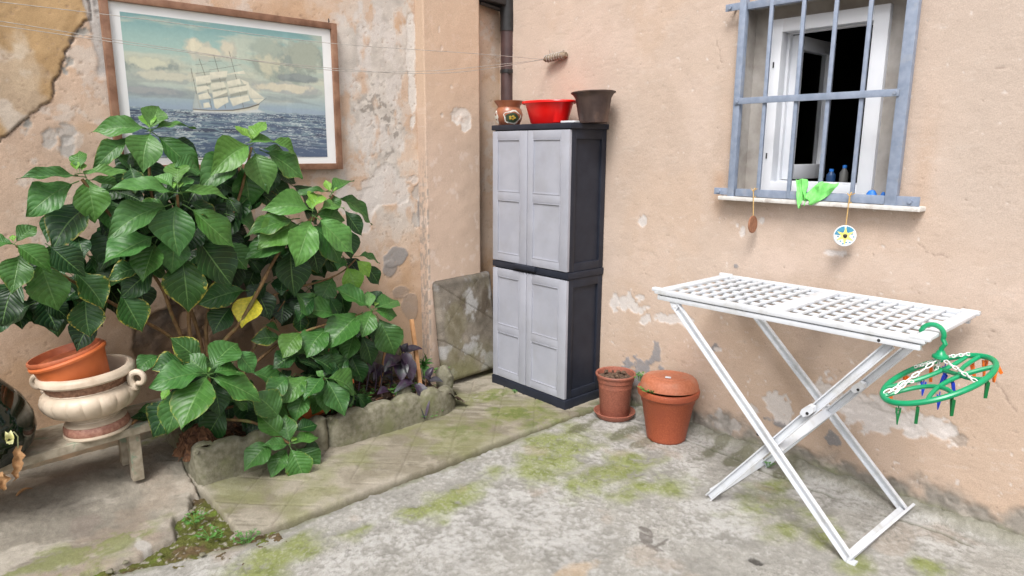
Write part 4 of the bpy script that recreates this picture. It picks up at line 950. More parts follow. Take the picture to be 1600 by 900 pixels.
pts = [hub+Vector((0, 0, -.004)), hub+Vector((0, 0, .018)), hub+Vector((0, -.010, .035))]+[q for q in pts[3:]]
mb.tube(pts, [.0085]*(len(pts)-1)+[.006], 10); obj('hook', mb, GREENP, ph)
mb = MB(); mb.lathe([(.0005, .012), (.012, .010), (.016, 0), (.026, -.008), (.027, -.016), (.02, -.02), (.0005, -.02)], tuple(hub), 18); obj('hub', mb, GREENP, ph)
def chain(a, b, sag, n):
    mb = MB(); a = Vector(a); b = Vector(b)
    P_ = [a*(1-t)+b*t-Vector((0, 0, sag*4*t*(1-t))) for t in np.linspace(0, 1, n+1)]
    for i in range(n):
        p, q = P_[i], P_[i+1]; y = (q-p).normalized(); L = (q-p).length*.62; x = y.orthogonal().normalized(); x = x if i % 2 else y.cross(x); c = (p+q)/2
        mb.tube([c+y*L*math.cos(t)*.95+x*.0055*math.sin(t) for t in np.linspace(0, 2*math.pi, 10, endpoint=False)], .0021, 5, closed=True)
    obj('chain', mb, WHITEC, ph)
hb = hub+Vector((0, 0, -.016))
for t, s in ((2.85, .006), (.5, .0), (-1.3, .0), (1.6, .004)): chain(hb, ov(t, .98, .008), s, 8)
chain(ov(3.0, .92, .014), ov(2.5, .52, .012), .0, 5); chain(ov(3.2, .86, .016), ov(2.75, .45, .016), -.012, 4); chain(hb, ov(1.2, .5, -.02), 0, 6)
def peg(c, yaw, mat, ln=.052, tilt=0, open_=.012):
    t = thing('peg', tuple(c), None, None)
    bpy.data.objects.remove(t)
    mb = MB()
    R_ = Matrix.Rotation(yaw, 3, 'Z') @ Matrix.Rotation(tilt, 3, 'Y')
    for s in (-1, 1):
        def f(u, v, tt): return Vector(c)+R_ @ Vector((tt-.005, s*v, u))
        mb.prism([(0, .0085), (-.012, .0075), (-.03, .0045), (-ln, .0012), (-ln, -.0012 if s < 0 else .0), (-ln*.6, -.0005), (-.014, .0022), (0, .0035)], f, .010)
    mb.tube([Vector(c)+R_ @ Vector((0, .007*math.cos(a), -.016+.007*math.sin(a))) for a in np.linspace(0, 6.28, 8, endpoint=False)], .0016, 5, closed=True)
    mb.tube([Vector(c)+Vector((0, 0, -.006)), Vector(c)+Vector((0, 0, .012))], .0018, 5)
    return obj('clip', mb, mat, ph, smooth=0)
for (t, s, m, yaw, tl) in [(-2.75, 1.0, DGREENP, .5, .1), (-2.35, 1.0, DGREENP, 1.9, .0), (-1.75, 1.0, DGREENP, 2.3, .05), (-1.0, 1.0, DGREENP, 2.1, 0), (-1.95, .62, BLUEP, .3, .0), (-.30, 1.03, ORANGEP, .9, 0), (-.02, 1.10, ORANGEP, 2.4, .6), (.15, 1.03, ORANGEP, .6, .1), (.45, .98, ORANGEP, 1.4, .3), (1.25, 1.0, ORANGEP, 2.0, .1), (1.75, 1.0, ORANGEP, .9, -.1), (2.25, .95, ORANGEP, 2.2, .1), (.95, .8, BLUEP, .6, .2), (.7, .35, BLUEP, 1.2, -.3), (-.9, .3, BLUEP, 2.0, .2), (1.9, .35, BLUEP, .4, 0)]:
    peg(ov(t, s, -.016), yaw, m, .058 if m is not BLUEP else .050, tl)
peg(ov(1.9, .5, -.005), 1.1, WHITEC, .045, .4)
# ------------------------------------------------------------------ picture on the left wall
FX0, FX1, FZb, FZt, FYc = .790, 1.950, 1.440, 2.238, 3.638
pf = thing('framed_picture', ((FX0+FX1)/2, WY, FZb), 'wood framed print of a sailing ship at sea hanging over the shrub', 'picture')
fw = .034
for (nm, c, sz) in (('frame_side', (FX0+fw/2, FYc, (FZb+FZt)/2), (fw, .034, FZt-FZb)), ('frame_side', (FX1-fw/2, FYc, (FZb+FZt)/2), (fw, .034, FZt-FZb)),
                    ('frame_top', ((FX0+FX1)/2, FYc+.0015, FZt-fw/2), (FX1-FX0-2*fw+.002, .034, fw)), ('frame_bottom', ((FX0+FX1)/2, FYc+.0015, FZb+fw/2), (FX1-FX0-2*fw+.002, .034, fw))):
    mb = MB(); mb.box(c, sz, None, .004); obj(nm, mb, WOODF, pf)
MATW = simple('white_mat_card', (.74, .75, .75), (.80, .81, .81), .6, 5, bs=.05, bscale=200)
mb = MB(); mb.box(((FX0+FX1)/2, FYc+.004, (FZb+FZt)/2), (FX1-FX0-.03, .006, FZt-FZb-.03)); obj('mat_board', mb, MATW, pf)
mb = MB(); q = at(512, 34, Y=FYc-.01); mb.tube([(q[0]+.012, FYc, FZt-.004), (q[0]+.012, FYc, FZt+.022), (q[0]+.020, FYc+.01, FZt+.01)], .003, 6); obj('hanging_hook', mb, BLACKM, pf)
PX0, PX1, PZ0, PZ1 = .870, 1.863, 1.510, 2.163
NU, NV = 430, 286
uu, vv = np.meshgrid(np.linspace(0, 1, NU), np.linspace(0, 1, NV), indexing='ij')
A_ = uu*1.53
def sr(r, g, b): c = np.array([r, g, b])/255.; return np.where(c <= .04045, c/12.92, ((c+.055)/1.055)**2.4)*.80
def lay(C, m, c): return mixc(C, m, sr(*c))
HZ = .355
t = np.clip((vv-HZ)/(1-HZ), 0, 1)
I = np.ones(uu.shape+(3,))*sr(164, 186, 194)
I = lay(I, ss(.05, .35, t), (200, 210, 194)); I = lay(I, ss(.35, .75, t), (166, 200, 192)); I = lay(I, ss(.7, 1, t), (124, 172, 174))
nb = fbm(A_-vv*.25, vv*2.2, 2.4, 6, 801, .55); nd = fbm(A_*1.1, vv*1.8, 6, 6, 802, .6)
sw = fbm(A_+vv*.5, vv*5, 2.2, 6, 803, .55)
I = lay(I, ss(.46, .62, sw)*ss(.05, .2, t)*.55, (222, 218, 194)); I = lay(I, ss(.52, .66, fbm(A_+vv*.6, vv*6, 2.5, 5, 804))*ss(.6, .2, t)*.7, (150, 160, 160))
def cloud(cx, cy, rx, ry, s, col, sh, k=1):
    global I
    d = 1-np.hypot((uu-cx)/rx, (vv-cy)/ry)+(fbm(A_, vv, 9, 6, s, .6)-.5)*1.5
    m = ss(0, .45, d)*k; I = lay(I, m, sh); m2 = ss(.05, .5, 1-np.hypot((uu-cx+.01)/rx, (vv-cy-ry*.35)/ry)+(fbm(A_, vv, 12, 6, s+1, .6)-.5)*1.6)*m
    I = lay(I, m2*.95, col)
cloud(.74, .74, .17, .17, 811, (212, 210, 184), (160, 172, 160)); cloud(.90, .80, .14, .16, 813, (172, 180, 164), (146, 158, 150)); cloud(.68, .84, .12, .10, 815, (178, 190, 174), (150, 166, 160), .8)
cloud(.33, .80, .07, .08, 817, (236, 228, 200), (205, 204, 186)); cloud(.40, .77, .10, .05, 819, (232, 224, 198), (196, 198, 184)); cloud(.49, .80, .05, .09, 821, (228, 220, 196), (200, 200, 184))
cloud(.12, .66, .16, .07, 823, (222, 222, 196), (150, 162, 156)); cloud(.20, .58, .2, .05, 825, (226, 222, 198), (168, 176, 172), .8); cloud(.80, .55, .26, .045, 827, (230, 222, 196), (176, 180, 178), .9); cloud(.10, .47, .2, .04, 829, (176, 178, 178), (140, 150, 158), .7); cloud(.88, .64, .2, .04, 831, (150, 160, 158), (124, 136, 140), .9)
I = lay(I, ss(.16, .0, t)*ss(.4, .6, fbm(A_, vv*6, 3, 4, 833)+.1)*.6, (150, 168, 196))
# sea
se = ss(HZ+.004, HZ-.004, vv+(fbm(A_, vv, 18, 4, 840)-.5)*.03)
dz = np.clip((HZ-vv)/HZ, 0, 1); per = 1/(.30+dz)
wvx = A_*1.15*per*.55; wvy = np.log(.14+dz)*3.0
r1 = 1-np.abs(2*fbm(wvx*2.0+wvy*.35, wvy*1.3, 1.6, 6, 841, .6)-1); r2 = 1-np.abs(2*fbm(wvx*3.4-wvy*.3, wvy*1.9, 1.8, 6, 842, .62)-1)
S = np.ones(I.shape)*sr(66, 90, 124)
S = lay(S, ss(.72, .90, fbm(wvx*2, wvy*1.2, 1.8, 5, 843)*.8+r1*.3), (120, 146, 160)); S = lay(S, ss(.45, .7, fbm(wvx*2+3, wvy*1.3, 1.7, 5, 844)), (38, 54, 88))
S = lay(S, ss(.84, .97, r1)*.85, (128, 156, 168)); S = lay(S, ss(.90, .99, r2)*ss(.6, .9, r1+.1)*.95, (214, 222, 222)); S = lay(S, ss(.93, .99, r2)*.55, (188, 206, 210))
S = lay(S, ss(.03, .0, dz)*.6, (170, 190, 196)); S = lay(S, ss(.4, .9, dz)*.25, (60, 84, 120)); S = lay(S, ss(.72, .9, uu)*ss(.3, .8, dz)*.35, (40, 70, 120))
I = I*(1-se[..., None])+S*se[..., None]
# the ship
def puv(zx, zy):
    p = at(280+zx/6.43, 60+zy/6.43, Y=3.632); return ((p[0]-PX0)/(PX1-PX0)*1.53, (p[2]-PZ0)/(PZ1-PZ0))
def poly(pts, col, sh=None, soft=.0025, k=1):
    global I
    Q = [puv(*p) for p in pts]; d = sdf(A_, vv, Q); m = ss(-soft, soft, d)*k; I = lay(I, m, col)
    if sh is not None:
        ys_ = [q[1] for q in Q]; tt = (vv-min(ys_))/(max(ys_)-min(ys_)+1e-6)
        I = lay(I, m*ss(.45, .0, tt)*.55, sh); I = lay(I, m*ss(.5, .62, fbm(A_, vv, 40, 3, 850))*.2, sh)
def seg(pts, col, wd=.0018, k=.9):
    global I
    d = sdl(A_, vv, [puv(*p) for p in pts]); I = lay(I, ss(wd*1.8, wd*.5, d)*k, col)
W0, W1 = (240, 236, 214), (196, 196, 180); DK = (104, 100, 90)
for L in ([(205, 205), (262, 365), (330, 705)], [(350, 165), (395, 320), (470, 700)], [(505, 130), (560, 330), (650, 690)], [(122, 300), (192, 620), (215, 700)]): seg(L, DK, .0022, .85)
for L in ([(165, 262), (270, 257)], [(300, 230), (430, 226)], [(480, 195), (585, 184)], [(465, 292), (625, 262)], [(305, 317), (472, 291)], [(168, 352), (318, 332)], [(800, 660), (882, 597)]): seg(L, DK, .0016, .7)
for L in ([(505, 130), (880, 600)], [(560, 330), (840, 640)], [(350, 165), (560, 330)], [(205, 205), (395, 320)], [(122, 300), (150, 700)], [(205, 205), (130, 700)], [(395, 320), (640, 690)]): seg(L, (150, 150, 142), .0009, .5)
poly([(165, 555), (150, 640), (138, 704), (245, 704), (205, 620), (190, 560)], (196, 200, 188), None, .004, .6)
for L in ([(165, 385), (315, 365), (322, 440), (240, 452), (175, 468)], [(180, 487), (270, 470), (322, 500), (250, 525), (185, 552)], [(195, 567), (288, 540), (328, 600), (205, 618)], [(245, 650), (300, 640), (322, 690), (250, 700)],
          [(310, 342), (490, 325), (482, 385), (400, 395), (318, 412)], [(322, 457), (450, 435), (472, 490), (400, 500), (330, 517)], [(335, 542), (480, 515), (490, 572), (345, 602)], [(345, 612), (490, 587), (500, 640), (460, 660), (385, 708), (360, 692)],
          [(480, 356), (655, 322), (668, 358), (560, 355), (500, 370)], [(483, 432), (610, 404), (628, 455), (560, 468), (495, 492)], [(500, 502), (690, 470), (692, 528), (600, 535), (512, 562)], [(508, 602), (700, 570), (716, 625), (640, 645), (545, 682)],
          [(690, 470), (770, 530), (862, 600), (740, 606)], [(620, 410), (700, 440), (745, 602), (722, 602), (690, 500)], [(735, 612), (860, 605), (800, 655), (760, 640)]): poly(L, W0, W1)
for L in ([(178, 470), (325, 445), (318, 470), (190, 480)], [(325, 420), (480, 395), (470, 425), (330, 445)], [(495, 492), (680, 458), (675, 472), (505, 500)], [(515, 560), (690, 522), (690, 560), (520, 590)], [(340, 520), (475, 490), (480, 508), (345, 535)], [(345, 598), (490, 540), (495, 582), (350, 606)]): poly(L, (142, 146, 134), None, .004, .75)
poly([(140, 706), (330, 720), (540, 716), (700, 688), (800, 652), (812, 668), (790, 716), (600, 742), (150, 736)], (214, 212, 196)); poly([(140, 706), (330, 720), (540, 716), (700, 688), (812, 652), (808, 668), (702, 702), (540, 728), (330, 732), (142, 716)], (92, 86, 74)); poly([(150, 725), (600, 738), (790, 712), (860, 742), (600, 752), (120, 745)], (226, 230, 228), None, .01, .85)
I = I*.90+sr(205, 212, 205)*.10
I = I*(.95+.1*fbm(A_, vv, 90, 3, 860)[..., None])
for (u0, u1, k) in ((.30, .315, .05), (.775, .80, .06), (.52, .53, .04)): I = I*(1+k*(ss(u0-.004, u0, uu)*ss(u1+.004, u1, uu))[..., None])
P = np.stack([PX0+uu*(PX1-PX0), np.full(uu.shape, FYc-.0005), PZ0+vv*(PZ1-PZ0)], -1)
grid('print', P, I, PRINTM, pf)

# ------------------------------------------------------------------ planter: edging stones, soil, trough
def scal(x):
    tr = np.interp(x, [.86, 1.3, 1.7, 2.2, 2.34, 2.42], [.212, .207, .188, .186, .15, .08])
    return tr+.006-.024*sum(math.exp(-((x-d)/.030)**2) for d in (.93, 1.105, 1.265, 1.42, 1.578, 1.755, 1.93, 2.10, 2.25))
def scal_old(x): return .19+1.35*(-.19+np.interp(x, [.86, .885, .93, .98, 1.03, 1.08, 1.11, 1.15, 1.2, 1.27, 1.33, 1.42, 1.48, 1.54, 1.58, 1.62, 1.68, 1.74, 1.785, 1.83, 1.88, 1.94, 1.99, 2.05, 2.12, 2.17, 2.24, 2.30, 2.36, 2.42],
                              [.19, .222, .196, .216, .232, .208, .196, .222, .232, .20, .222, .21, .195, .165, .152, .168, .198, .196, .182, .192, .20, .182, .186, .196, .19, .185, .196, .175, .14, .09]))
pe = thing('planter_edging', (1.6, 3.1, .03), 'scalloped mossy cement edging stones round the shrub bed', 'edging')
def stone(x0, x1, seed, end=False, ret=False):
    mb = MB(); rg = random.Random(seed); ns_, nk = int((x1-x0)/.018), 26
    def fn(u, v):
        x = x0+(x1-x0)*u; hh = float(scal(x)); 
        y = 3.07+.05*float(np.clip((x-2.2)/.22, 0, 1))**2*2.2
        th = .095*(1-.0*u); a = v
        # profile: front face up, rounded top, back down
        if a < .45: k = a/.45; py_, pz = y+.014*k**3, .015+(hh-.03)*k
        elif a < .65: k = (a-.45)/.2; q = math.pi*k; py_, pz = y+.014+(th-.014)/2*(1-math.cos(q)), hh-.015+.015*math.sin(q)
        else: k = (a-.65)/.35; py_, pz = y+th, (hh-.015)*(1-k)
        nz = float(fbm(np.array(x*1.0+seed), np.array(a*.5), 14, 4, 870))-.5; nz2 = float(fbm(np.array(x+seed), np.array(a), 45, 3, 871))-.5
        e = 0
        if u < .06 : e = (1-u/.06)
        if u > .94: e = max(e, (u-.94)/.06)
        yy = py_-(nz*.007+nz2*.004)+(.03*e*e*(1 if a < .5 else -1))
        return (x+nz2*.006, yy, pz+nz*.006-(.012*e*e if a > .3 else 0))
    quad_grid(mb, fn, ns_, nk)
    n0 = 0; mb.f.append(tuple(range(0, nk+1))); mb.f.append(tuple(reversed([ns_*(nk+1)+j for j in range(nk+1)])))
    return obj('edging_stone', mb, STONE, pe, smooth=60)
stone(.862, 1.515, 3); stone(1.520, 2.42, 9)
# return stone at the left end, running back to the wall
mb = MB()
def ret(u, v):
    y = 3.13+.45*u; hh = .20-.03*u+.012*math.sin(u*22)
    if v < .4: k = v/.4; x, z = .862+.012*k*k, .01+(hh-.02)*k
    elif v < .65: k = (v-.4)/.25; x, z = .874+.04*(1-math.cos(math.pi*k)), hh-.01+.018*math.sin(math.pi*k)
    else: k = (v-.65)/.35; x, z = .955, hh*(1-k)
    nz = float(fbm(np.array(y*1.0), np.array(v*.5), 16, 4, 873))-.5
    return (x+nz*.02, y, z+nz*.012)
quad_grid(mb, ret, 24, 20); obj('edging_stone', mb, STONE, pe, smooth=60)
U, V = np.meshgrid(np.arange(.90, 2.45, .012), np.arange(3.10, WY+.02, .012), indexing='ij')
n2 = fbm(U, V, 12, 5, 880, .6); n3 = fbm(U, V, 50, 4, 881, .65)
C = np.ones(U.shape+(3,))*np.array([.05, .032, .02])*(1+(n2-.5)[..., None]*1.2); C = mixc(C, ss(.60, .68, n3)*.7, (.16, .095, .055)); C = mixc(C, ss(.66, .70, fbm(U, V, 40, 3, 882))*.8, (.30, .24, .19))
H = .135+(n2-.5)*.06+(n3-.5)*.03-.10*ss(2.30, 2.45, U)
tag(grid('planter_soil', np.stack([U, V, H], -1), C, MOSSM), kind='structure')
# bark chips
mb = MB(); rg = random.Random(4)
for k in range(150):
    x, y = .95+rg.random()*1.35, 3.17+rg.random()*.36; L = .012+.03*rg.random(); a = rg.random()*6.3
    mb.box((x, y, .155+.02*rg.random()), (L, .008+.01*rg.random(), .004), Matrix.Rotation(a, 3, 'Z') @ Matrix.Rotation(rg.uniform(-.6, .6), 3, 'Y'))
tag(obj('bark_chips', mb, BARK, origin=(1.6, 3.3, .15), smooth=0), kind='stuff')
# root stump
mb = MB()
q = at(318, 660, Y=3.22)
def stump(u, v):
    a = u*2*math.pi; r = (.115+.03*math.sin(3*a+1)+.02*math.sin(7*a))*(math.sin(v*math.pi/2+.0)*.75+.25*v)
    n_ = float(fbm(np.array(math.cos(a)*2+5), np.array(math.sin(a)*2+v*3), 5, 4, 885))-.5
    return (q[0]+(r+.05*n_)*math.cos(a), q[1]+.05+(r*.7+.05*n_)*math.sin(a), .12+.15*(1-v**1.6)+.04*n_)
quad_grid(mb, stump, 44, 22)
rg = random.Random(9)
for k in range(80):
    a = rg.uniform(2.9, 6.5); r0 = .03; r1 = .10+.045*rg.random(); pts = [(q[0]+(r0+(r1-r0)*t)*math.cos(a+.25*math.sin(3*t+k)), q[1]+.05+(r0+(r1-r0)*t)*.75*math.sin(a), .268-.02*rg.random()-.13*t**1.6) for t in np.linspace(0, 1, 7)]
    mb.tube(pts, [.0045-.003*t for t in np.linspace(0, 1, 7)], 6)
tag(obj('root_stump', mb, BARK, origin=(q[0], q[1], .12), smooth=60), 'fibrous brown root stump at the left of the planter bed', 'stump')
# orange trough
mb = MB(); ta = at(462, 648, Y=3.24); tb_ = at(515, 628, Y=3.30)
cT = Vector((1.53, 3.30, .235)); RT = Matrix.Rotation(.06, 3, 'Z') @ Matrix.Rotation(-.05, 3, 'Y')
def tbx(c, s, b=.004): mb.box(cT+RT @ Vector(c), s, RT, b)
L_, Wd_, Ht = .40, .15, .14
for s in (-1, 1): tbx((0, s*Wd_/2, 0), (L_, .008, Ht)); tbx((s*L_/2, 0, 0), (.008, Wd_-.008, Ht)); tbx((0, s*(Wd_/2+.004), Ht/2-.012), (L_+.03, .016, .026), .006); tbx((s*(L_/2+.006), 0, Ht/2-.012), (.016, Wd_-.01, .0255), .006)
tbx((0, 0, -Ht/2+.01), (L_-.01, Wd_-.01, .01))
tr = obj('trough', mb, TERRA_O, origin=tuple(cT), smooth=30); tag(tr, 'long orange plastic trough half hidden in the shrub bed', 'trough')
mb = MB(); tbx((0, 0, Ht/2-.035), (L_-.012, Wd_-.012, .02)); obj('soil', mb, SOIL, tr)
# stones at the wall foot inside the bed
for k, (px, py, Y, sx, sy, sz, lb) in enumerate([(596, 562, 3.56, .14, .08, .16, 'grey boulder behind the shrub near the purple plant'), (695, 606, 3.34, .05, .06, .09, 'rounded mossy stone at the right end of the edging'), (632, 615, 3.20, .05, .035, .05, 'small pale stone lying among the purple leaves')]):
    q = at(px, py, Y=Y); mb = MB()
    def rock(u, v):
        a = u*2*math.pi; b = (v-.5)*math.pi; d = Vector((math.cos(a)*math.cos(b), math.sin(a)*math.cos(b), math.sin(b)))
        n_ = .8+.5*float(fbm(np.array(d.x*1.5+7+k), np.array(d.y*1.5+d.z*2), 1.5, 4, 890+k))
        return (q[0]+d.x*sx*n_, q[1]+d.y*sy*n_, max(q[2], .12)+d.z*sz*n_)
    quad_grid(mb, rock, 28, 16); tag(obj('stone', mb, STONE, origin=tuple(q), smooth=60), lb, 'stone')
# stakes
def stake(p0, p1, Y0, Y1, w_, mat, lb):
    a = at(*p0, Y=Y0); b = at(*p1, Y=Y1); mb = MB(); mb.bar(tuple(a), tuple(b), w_, w_*.7, (0, -1, .2), .002); tag(obj('stake', mb, mat, origin=tuple(b), smooth=30), lb, 'stake')
stake((643, 499), (657, 606), 3.36, 3.22, .024, STAKEM, 'tall split pine stake standing right of the purple leaves'); stake((627, 514), (629, 600), 3.48, 3.48, .022, BAMBOO, 'short greenish cane behind the tall pine stake')
stake((602, 542), (594, 605), 3.42, 3.38, .014, STAKEM, 'thin pine splint at the left of the purple leaves'); stake((548, 555), (546, 610), 3.45, 3.45, .012, STAKEM, 'thin dark cane under the shrub by the boulder')
# purple plant
def blade(mb, a, b, w_, droop, seed, nrm=(0, -.4, 1)):
    a = Vector(a); b = Vector(b); y = b-a; L = y.length; y.normalize(); n = Vector(nrm); n = (n-y*n.dot(y)).normalized(); x = y.cross(n)
    def fn(u, v):
        s = u*2-1; hw = w_/2*math.sin(math.pi*min(1, .08+.92*v)**.75)**.8
        return tuple(a+y*L*v+x*s*hw+n*(abs(s)*hw*.55+droop*L*4*v*(1-v)))
    quad_grid(mb, fn, 4, 8)
pp = at(628, 590, Y=3.30); pur = thing('purple_plant', (pp[0], 3.3, .14), 'dark purple leaved trailing plant beside the pine stake', 'plant')
for (bx, by, tx, ty, wpx, Y0, Y1) in [(625, 570, 605, 575, 15, 3.28, 3.24), (622, 555, 604, 578, 18, 3.30, 3.26), (630, 552, 636, 572, 14, 3.28, 3.24), (628, 560, 640, 592, 20, 3.27, 3.22), (632, 552, 657, 547, 12, 3.30, 3.28), (626, 545, 621, 541, 8, 3.3, 3.3), (630, 550, 636, 538, 9, 3.31, 3.31), (622, 565, 626, 592, 18, 3.28, 3.22), (645, 598, 620, 612, 12, 3.20, 3.18), (650, 600, 664, 640, 16, 3.17, 3.10), (655, 605, 662, 648, 14, 3.16, 3.08), (672, 596, 690, 598, 10, 3.26, 3.24), (670, 602, 662, 590, 10, 3.26, 3.26), (600, 590, 612, 584, 14, 3.30, 3.26), (608, 612, 592, 616, 12, 3.24, 3.22), (640, 604, 626, 602, 12, 3.22, 3.2), (600, 572, 586, 592, 12, 3.36, 3.34), (612, 600, 604, 590, 12, 3.3, 3.3), (668, 590, 676, 576, 9, 3.28, 3.28), (590, 568, 580, 582, 12, 3.36, 3.34)]:
    a = at(bx, by, Y=Y0); b = at(tx, ty, Y=Y1); mb = MB(); blade(mb, a, Vector(b)+(Vector(b)-Vector(a))*.18, 1.35*wpx/pxm(a), .12, bx); o = obj('leaf', mb, PURPLE, pur, smooth=180)
for (x0, y0, x1, y1) in [(628, 545, 626, 610), (612, 575, 608, 612), (646, 590, 644, 612), (575, 560, 572, 610), (585, 570, 586, 612), (596, 575, 592, 615), (672, 580, 668, 612), (560, 570, 560, 610)]:
    a = at(x0, y0, Y=3.31); b = at(x1, y1, Y=3.30); mb = MB(); mb.tube([tuple(a), tuple((a+b)/2+np.array([.008, -.005, 0])), tuple(b)], .004, 6); obj('stem', mb, PURPLE, pur)
pp = at(662, 570, Y=3.42); alo = thing('spiky_plant', (pp[0], 3.42, .14), 'small green plant with pointed leaves behind the tall stake', 'plant')
for (tx, ty, w_) in [(660, 549, 7), (668, 553, 7), (676, 560, 6), (648, 568, 8), (655, 562, 7), (678, 568, 7), (663, 588, 9), (652, 580, 8), (672, 584, 8)]:
    a = at(662, 572, Y=3.42); b = at(tx, ty, Y=3.38); mb = MB(); blade(mb, a, b, w_/pxm(a), .12, tx); obj('leaf', mb, WEED, alo, smooth=180)
mb = MB(); mb.tube([tuple(at(662, 572, Y=3.42)), (pp[0], 3.42, .13)], .006, 6); obj('stem', mb, WEED, alo)
for k, (px, py, Y, n, r, h, lb) in enumerate([(625, 600, 3.26, 60, .10, .05, 'low bright weeds among the purple leaves'), (555, 612, 3.34, 40, .12, .05, 'low weeds under the right of the shrub'), (690, 585, 3.38, 24, .05, .05, 'low weeds at the wall corner behind the rounded stone')]):
    q = at(px, py, Y=Y); mb = MB(); weed(mb, (q[0], q[1], .14), n, r, h, 80+k, .018); tag(obj('weed', mb, WEED, origin=(q[0], q[1], .14), smooth=0), lb, 'weed')

# ------------------------------------------------------------------ bench, urn, pots, demijohn
tb_ = .045; slope = math.atan(.045)
RB = Matrix.Rotation(-slope, 3, 'Y')
def bz(x): return .328+.045*(x-.17)        # top of plank
bn = thing('plank_bench', (.25, 3.32, .09), 'low weathered plank bench with flaking green paint', 'bench')
mb = MB(); xm = .18
def plank(y0, y1, x0, x1, th, dz=0):
    xm = (x0+x1)/2; mb.box((xm, (y0+y1)/2, bz(xm)-th/2+dz), ((x1-x0)/math.cos(slope), y1-y0, th), RB, .004)
plank(3.195, 3.335, -.55, .79, .036); obj('plank', mb, OLDWOOD, bn)
mb = MB(); plank(3.342, 3.50, -.55, .86, .036, -.003); obj('plank', mb, OLDWOOD, bn)
for (x, z0) in ((.655, .085), (-.42, .085)):
    for y in (3.25, 3.44):
        zt = bz(x)-.037; mb = MB(); mb.box((x, y, (z0+zt)/2), (.046, .05, zt-z0), None, .004); obj('leg', mb, OLDWOOD, bn)
uc = Vector((.532, 3.29, bz(.532)+.0)); RU = Matrix.Rotation(-.065, 3, 'Y')
def uz(v): return uc+RU @ Vector(v)
ur = thing('garden_urn', tuple(uc), 'cream ceramic urn with brown relief band and scroll handles on the bench', 'urn')
S_ = .87
def pr(p): return [(r*S_, z*S_) for r, z in p]
mb = MB(); mb.lathe(pr([(.0005, .001), (.148, .001), (.152, .008), (.150, .016), (.143, .018)]), uc, 64, RU); mb.lathe(pr([(.135, .060), (.138, .064), (.128, .072), (.115, .078), (.113, .084), (.122, .092), (.118, .098), (.122, .102)]), uc, 64, RU)
obj('foot_ring', mb, CREAM, ur)
mb = MB(); mb.lathe(pr([(.142, .017), (.146, .026), (.143, .050), (.134, .061)]), uc, 90, RU, fl=lambda i, a: 1+(.010*math.sin(22*a) if i in (1, 2) else 0)); obj('foot_band', mb, PINKC, ur)
def gad(i, a):
    w_ = [.0, .5, 1, 1, 1, 1, .8, .3, 0][min(i, 8)]
    return 1+.034*w_*(abs(math.cos(9*a))**.5-1)
mb = MB(); mb.lathe(pr([(.120, .101), (.148, .110), (.184, .130), (.208, .156), (.219, .182), (.220, .202), (.210, .222), (.194, .234), (.180, .240)]), uc, 144, RU, fl=gad); obj('urn_body', mb, CREAM, ur)
mb = MB(); mb.lathe(pr([(.176, .2405), (.180, .246), (.185, .262), (.193, .284), (.197, .290)]), uc, 110, RU, fl=lambda i, a: 1+(.008*math.sin(31*a+i*2)+.006*math.sin(17*a-i) if 1 <= i <= 3 else 0)); obj('relief_band', mb, BROWNC, ur)
mb = MB(); mb.lathe(pr([(.180, .239), (.184, .243), (.180, .247)]), uc, 64, RU); mb.lathe(pr([(.193, .287), (.208, .291), (.214, .300), (.212, .316), (.204, .328), (.190, .334), (.180, .330), (.172, .31), (.165, .24), (.10, .14), (.0005, .12)]), uc, 72, RU); obj('rim', mb, CREAM, ur)
hx = Vector((math.cos(-.73), math.sin(-.73), 0)).normalized(); hx = Vector((_r[0], _r[1], 0))*.97+Vector((_F[0], _F[1], 0))*.0
for s in (-1, 1):
    mb = MB(); pts = []; rr = []
    for t in np.linspace(0, 1, 30):
        a = -1.9+t*6.6; r = .031*(1-.62*t)+.008
        pts.append(uz(hx*s*(.240*S_+.014+ -r*math.cos(a+.6)*1.0)+Vector((0, 0, .262*S_+r*math.sin(a+.6))))); rr.append(.015-.005*t)
    pts = [uz(hx*s*(.17*S_)+Vector((0, 0, .20*S_))), uz(hx*s*(.19*S_)+Vector((0, 0, .215*S_)))]+pts; rr = [.014, .016]+rr
    mb.tube(pts, rr, 10); obj('scroll_handle', mb, CREAM, ur)
# two nested plastic pots lying tilted in the urn
cam_h = Vector((_F[0], _F[1], 0)).normalized()
def tiltpot(cen, axis, nm, label, mat, prof, soilr=None):
    z = Vector(axis).normalized(); x = z.orthogonal().normalized(); y = z.cross(x); M = Matrix((x, y, z)).transposed()
    mb = MB(); mb.lathe(prof, tuple(cen), 56, M); o = obj(nm, mb, mat, origin=tuple(cen)); tag(o, label, 'pot'); return M
right = Vector((_r[0], _r[1], 0))
ax = Vector((0, 0, 1))*.95-right*.25-cam_h*.10
rimc = Vector(at(105, 554, Y=3.29)); axn = ax.normalized()
base = rimc-axn*.174
PPROF = [(r*1.06, z*1.12) for r, z in [(.0005, 0), (.098, 0), (.102, .004), (.128, .135), (.1285, .140), (.138, .142), (.140, .150), (.137, .157), (.131, .157), (.126, .145), (.100, .012), (.0005, .010)]]
tiltpot(base, ax, 'plastic_pot', 'outer orange plastic pot lying tilted in the urn', TERRA_O, PPROF)
ax2 = Vector((0, 0, 1))*.965-right*.21-cam_h*.08
tiltpot(rimc+axn*.016-ax2.normalized()*.176-right*.004, ax2, 'plastic_pot', 'faded pot nested inside the tilted orange pot, soil crusted', TERRA, [(r*.965, z) for r, z in PPROF[:-3]]+[(.126, .146), (.0005, .136)])
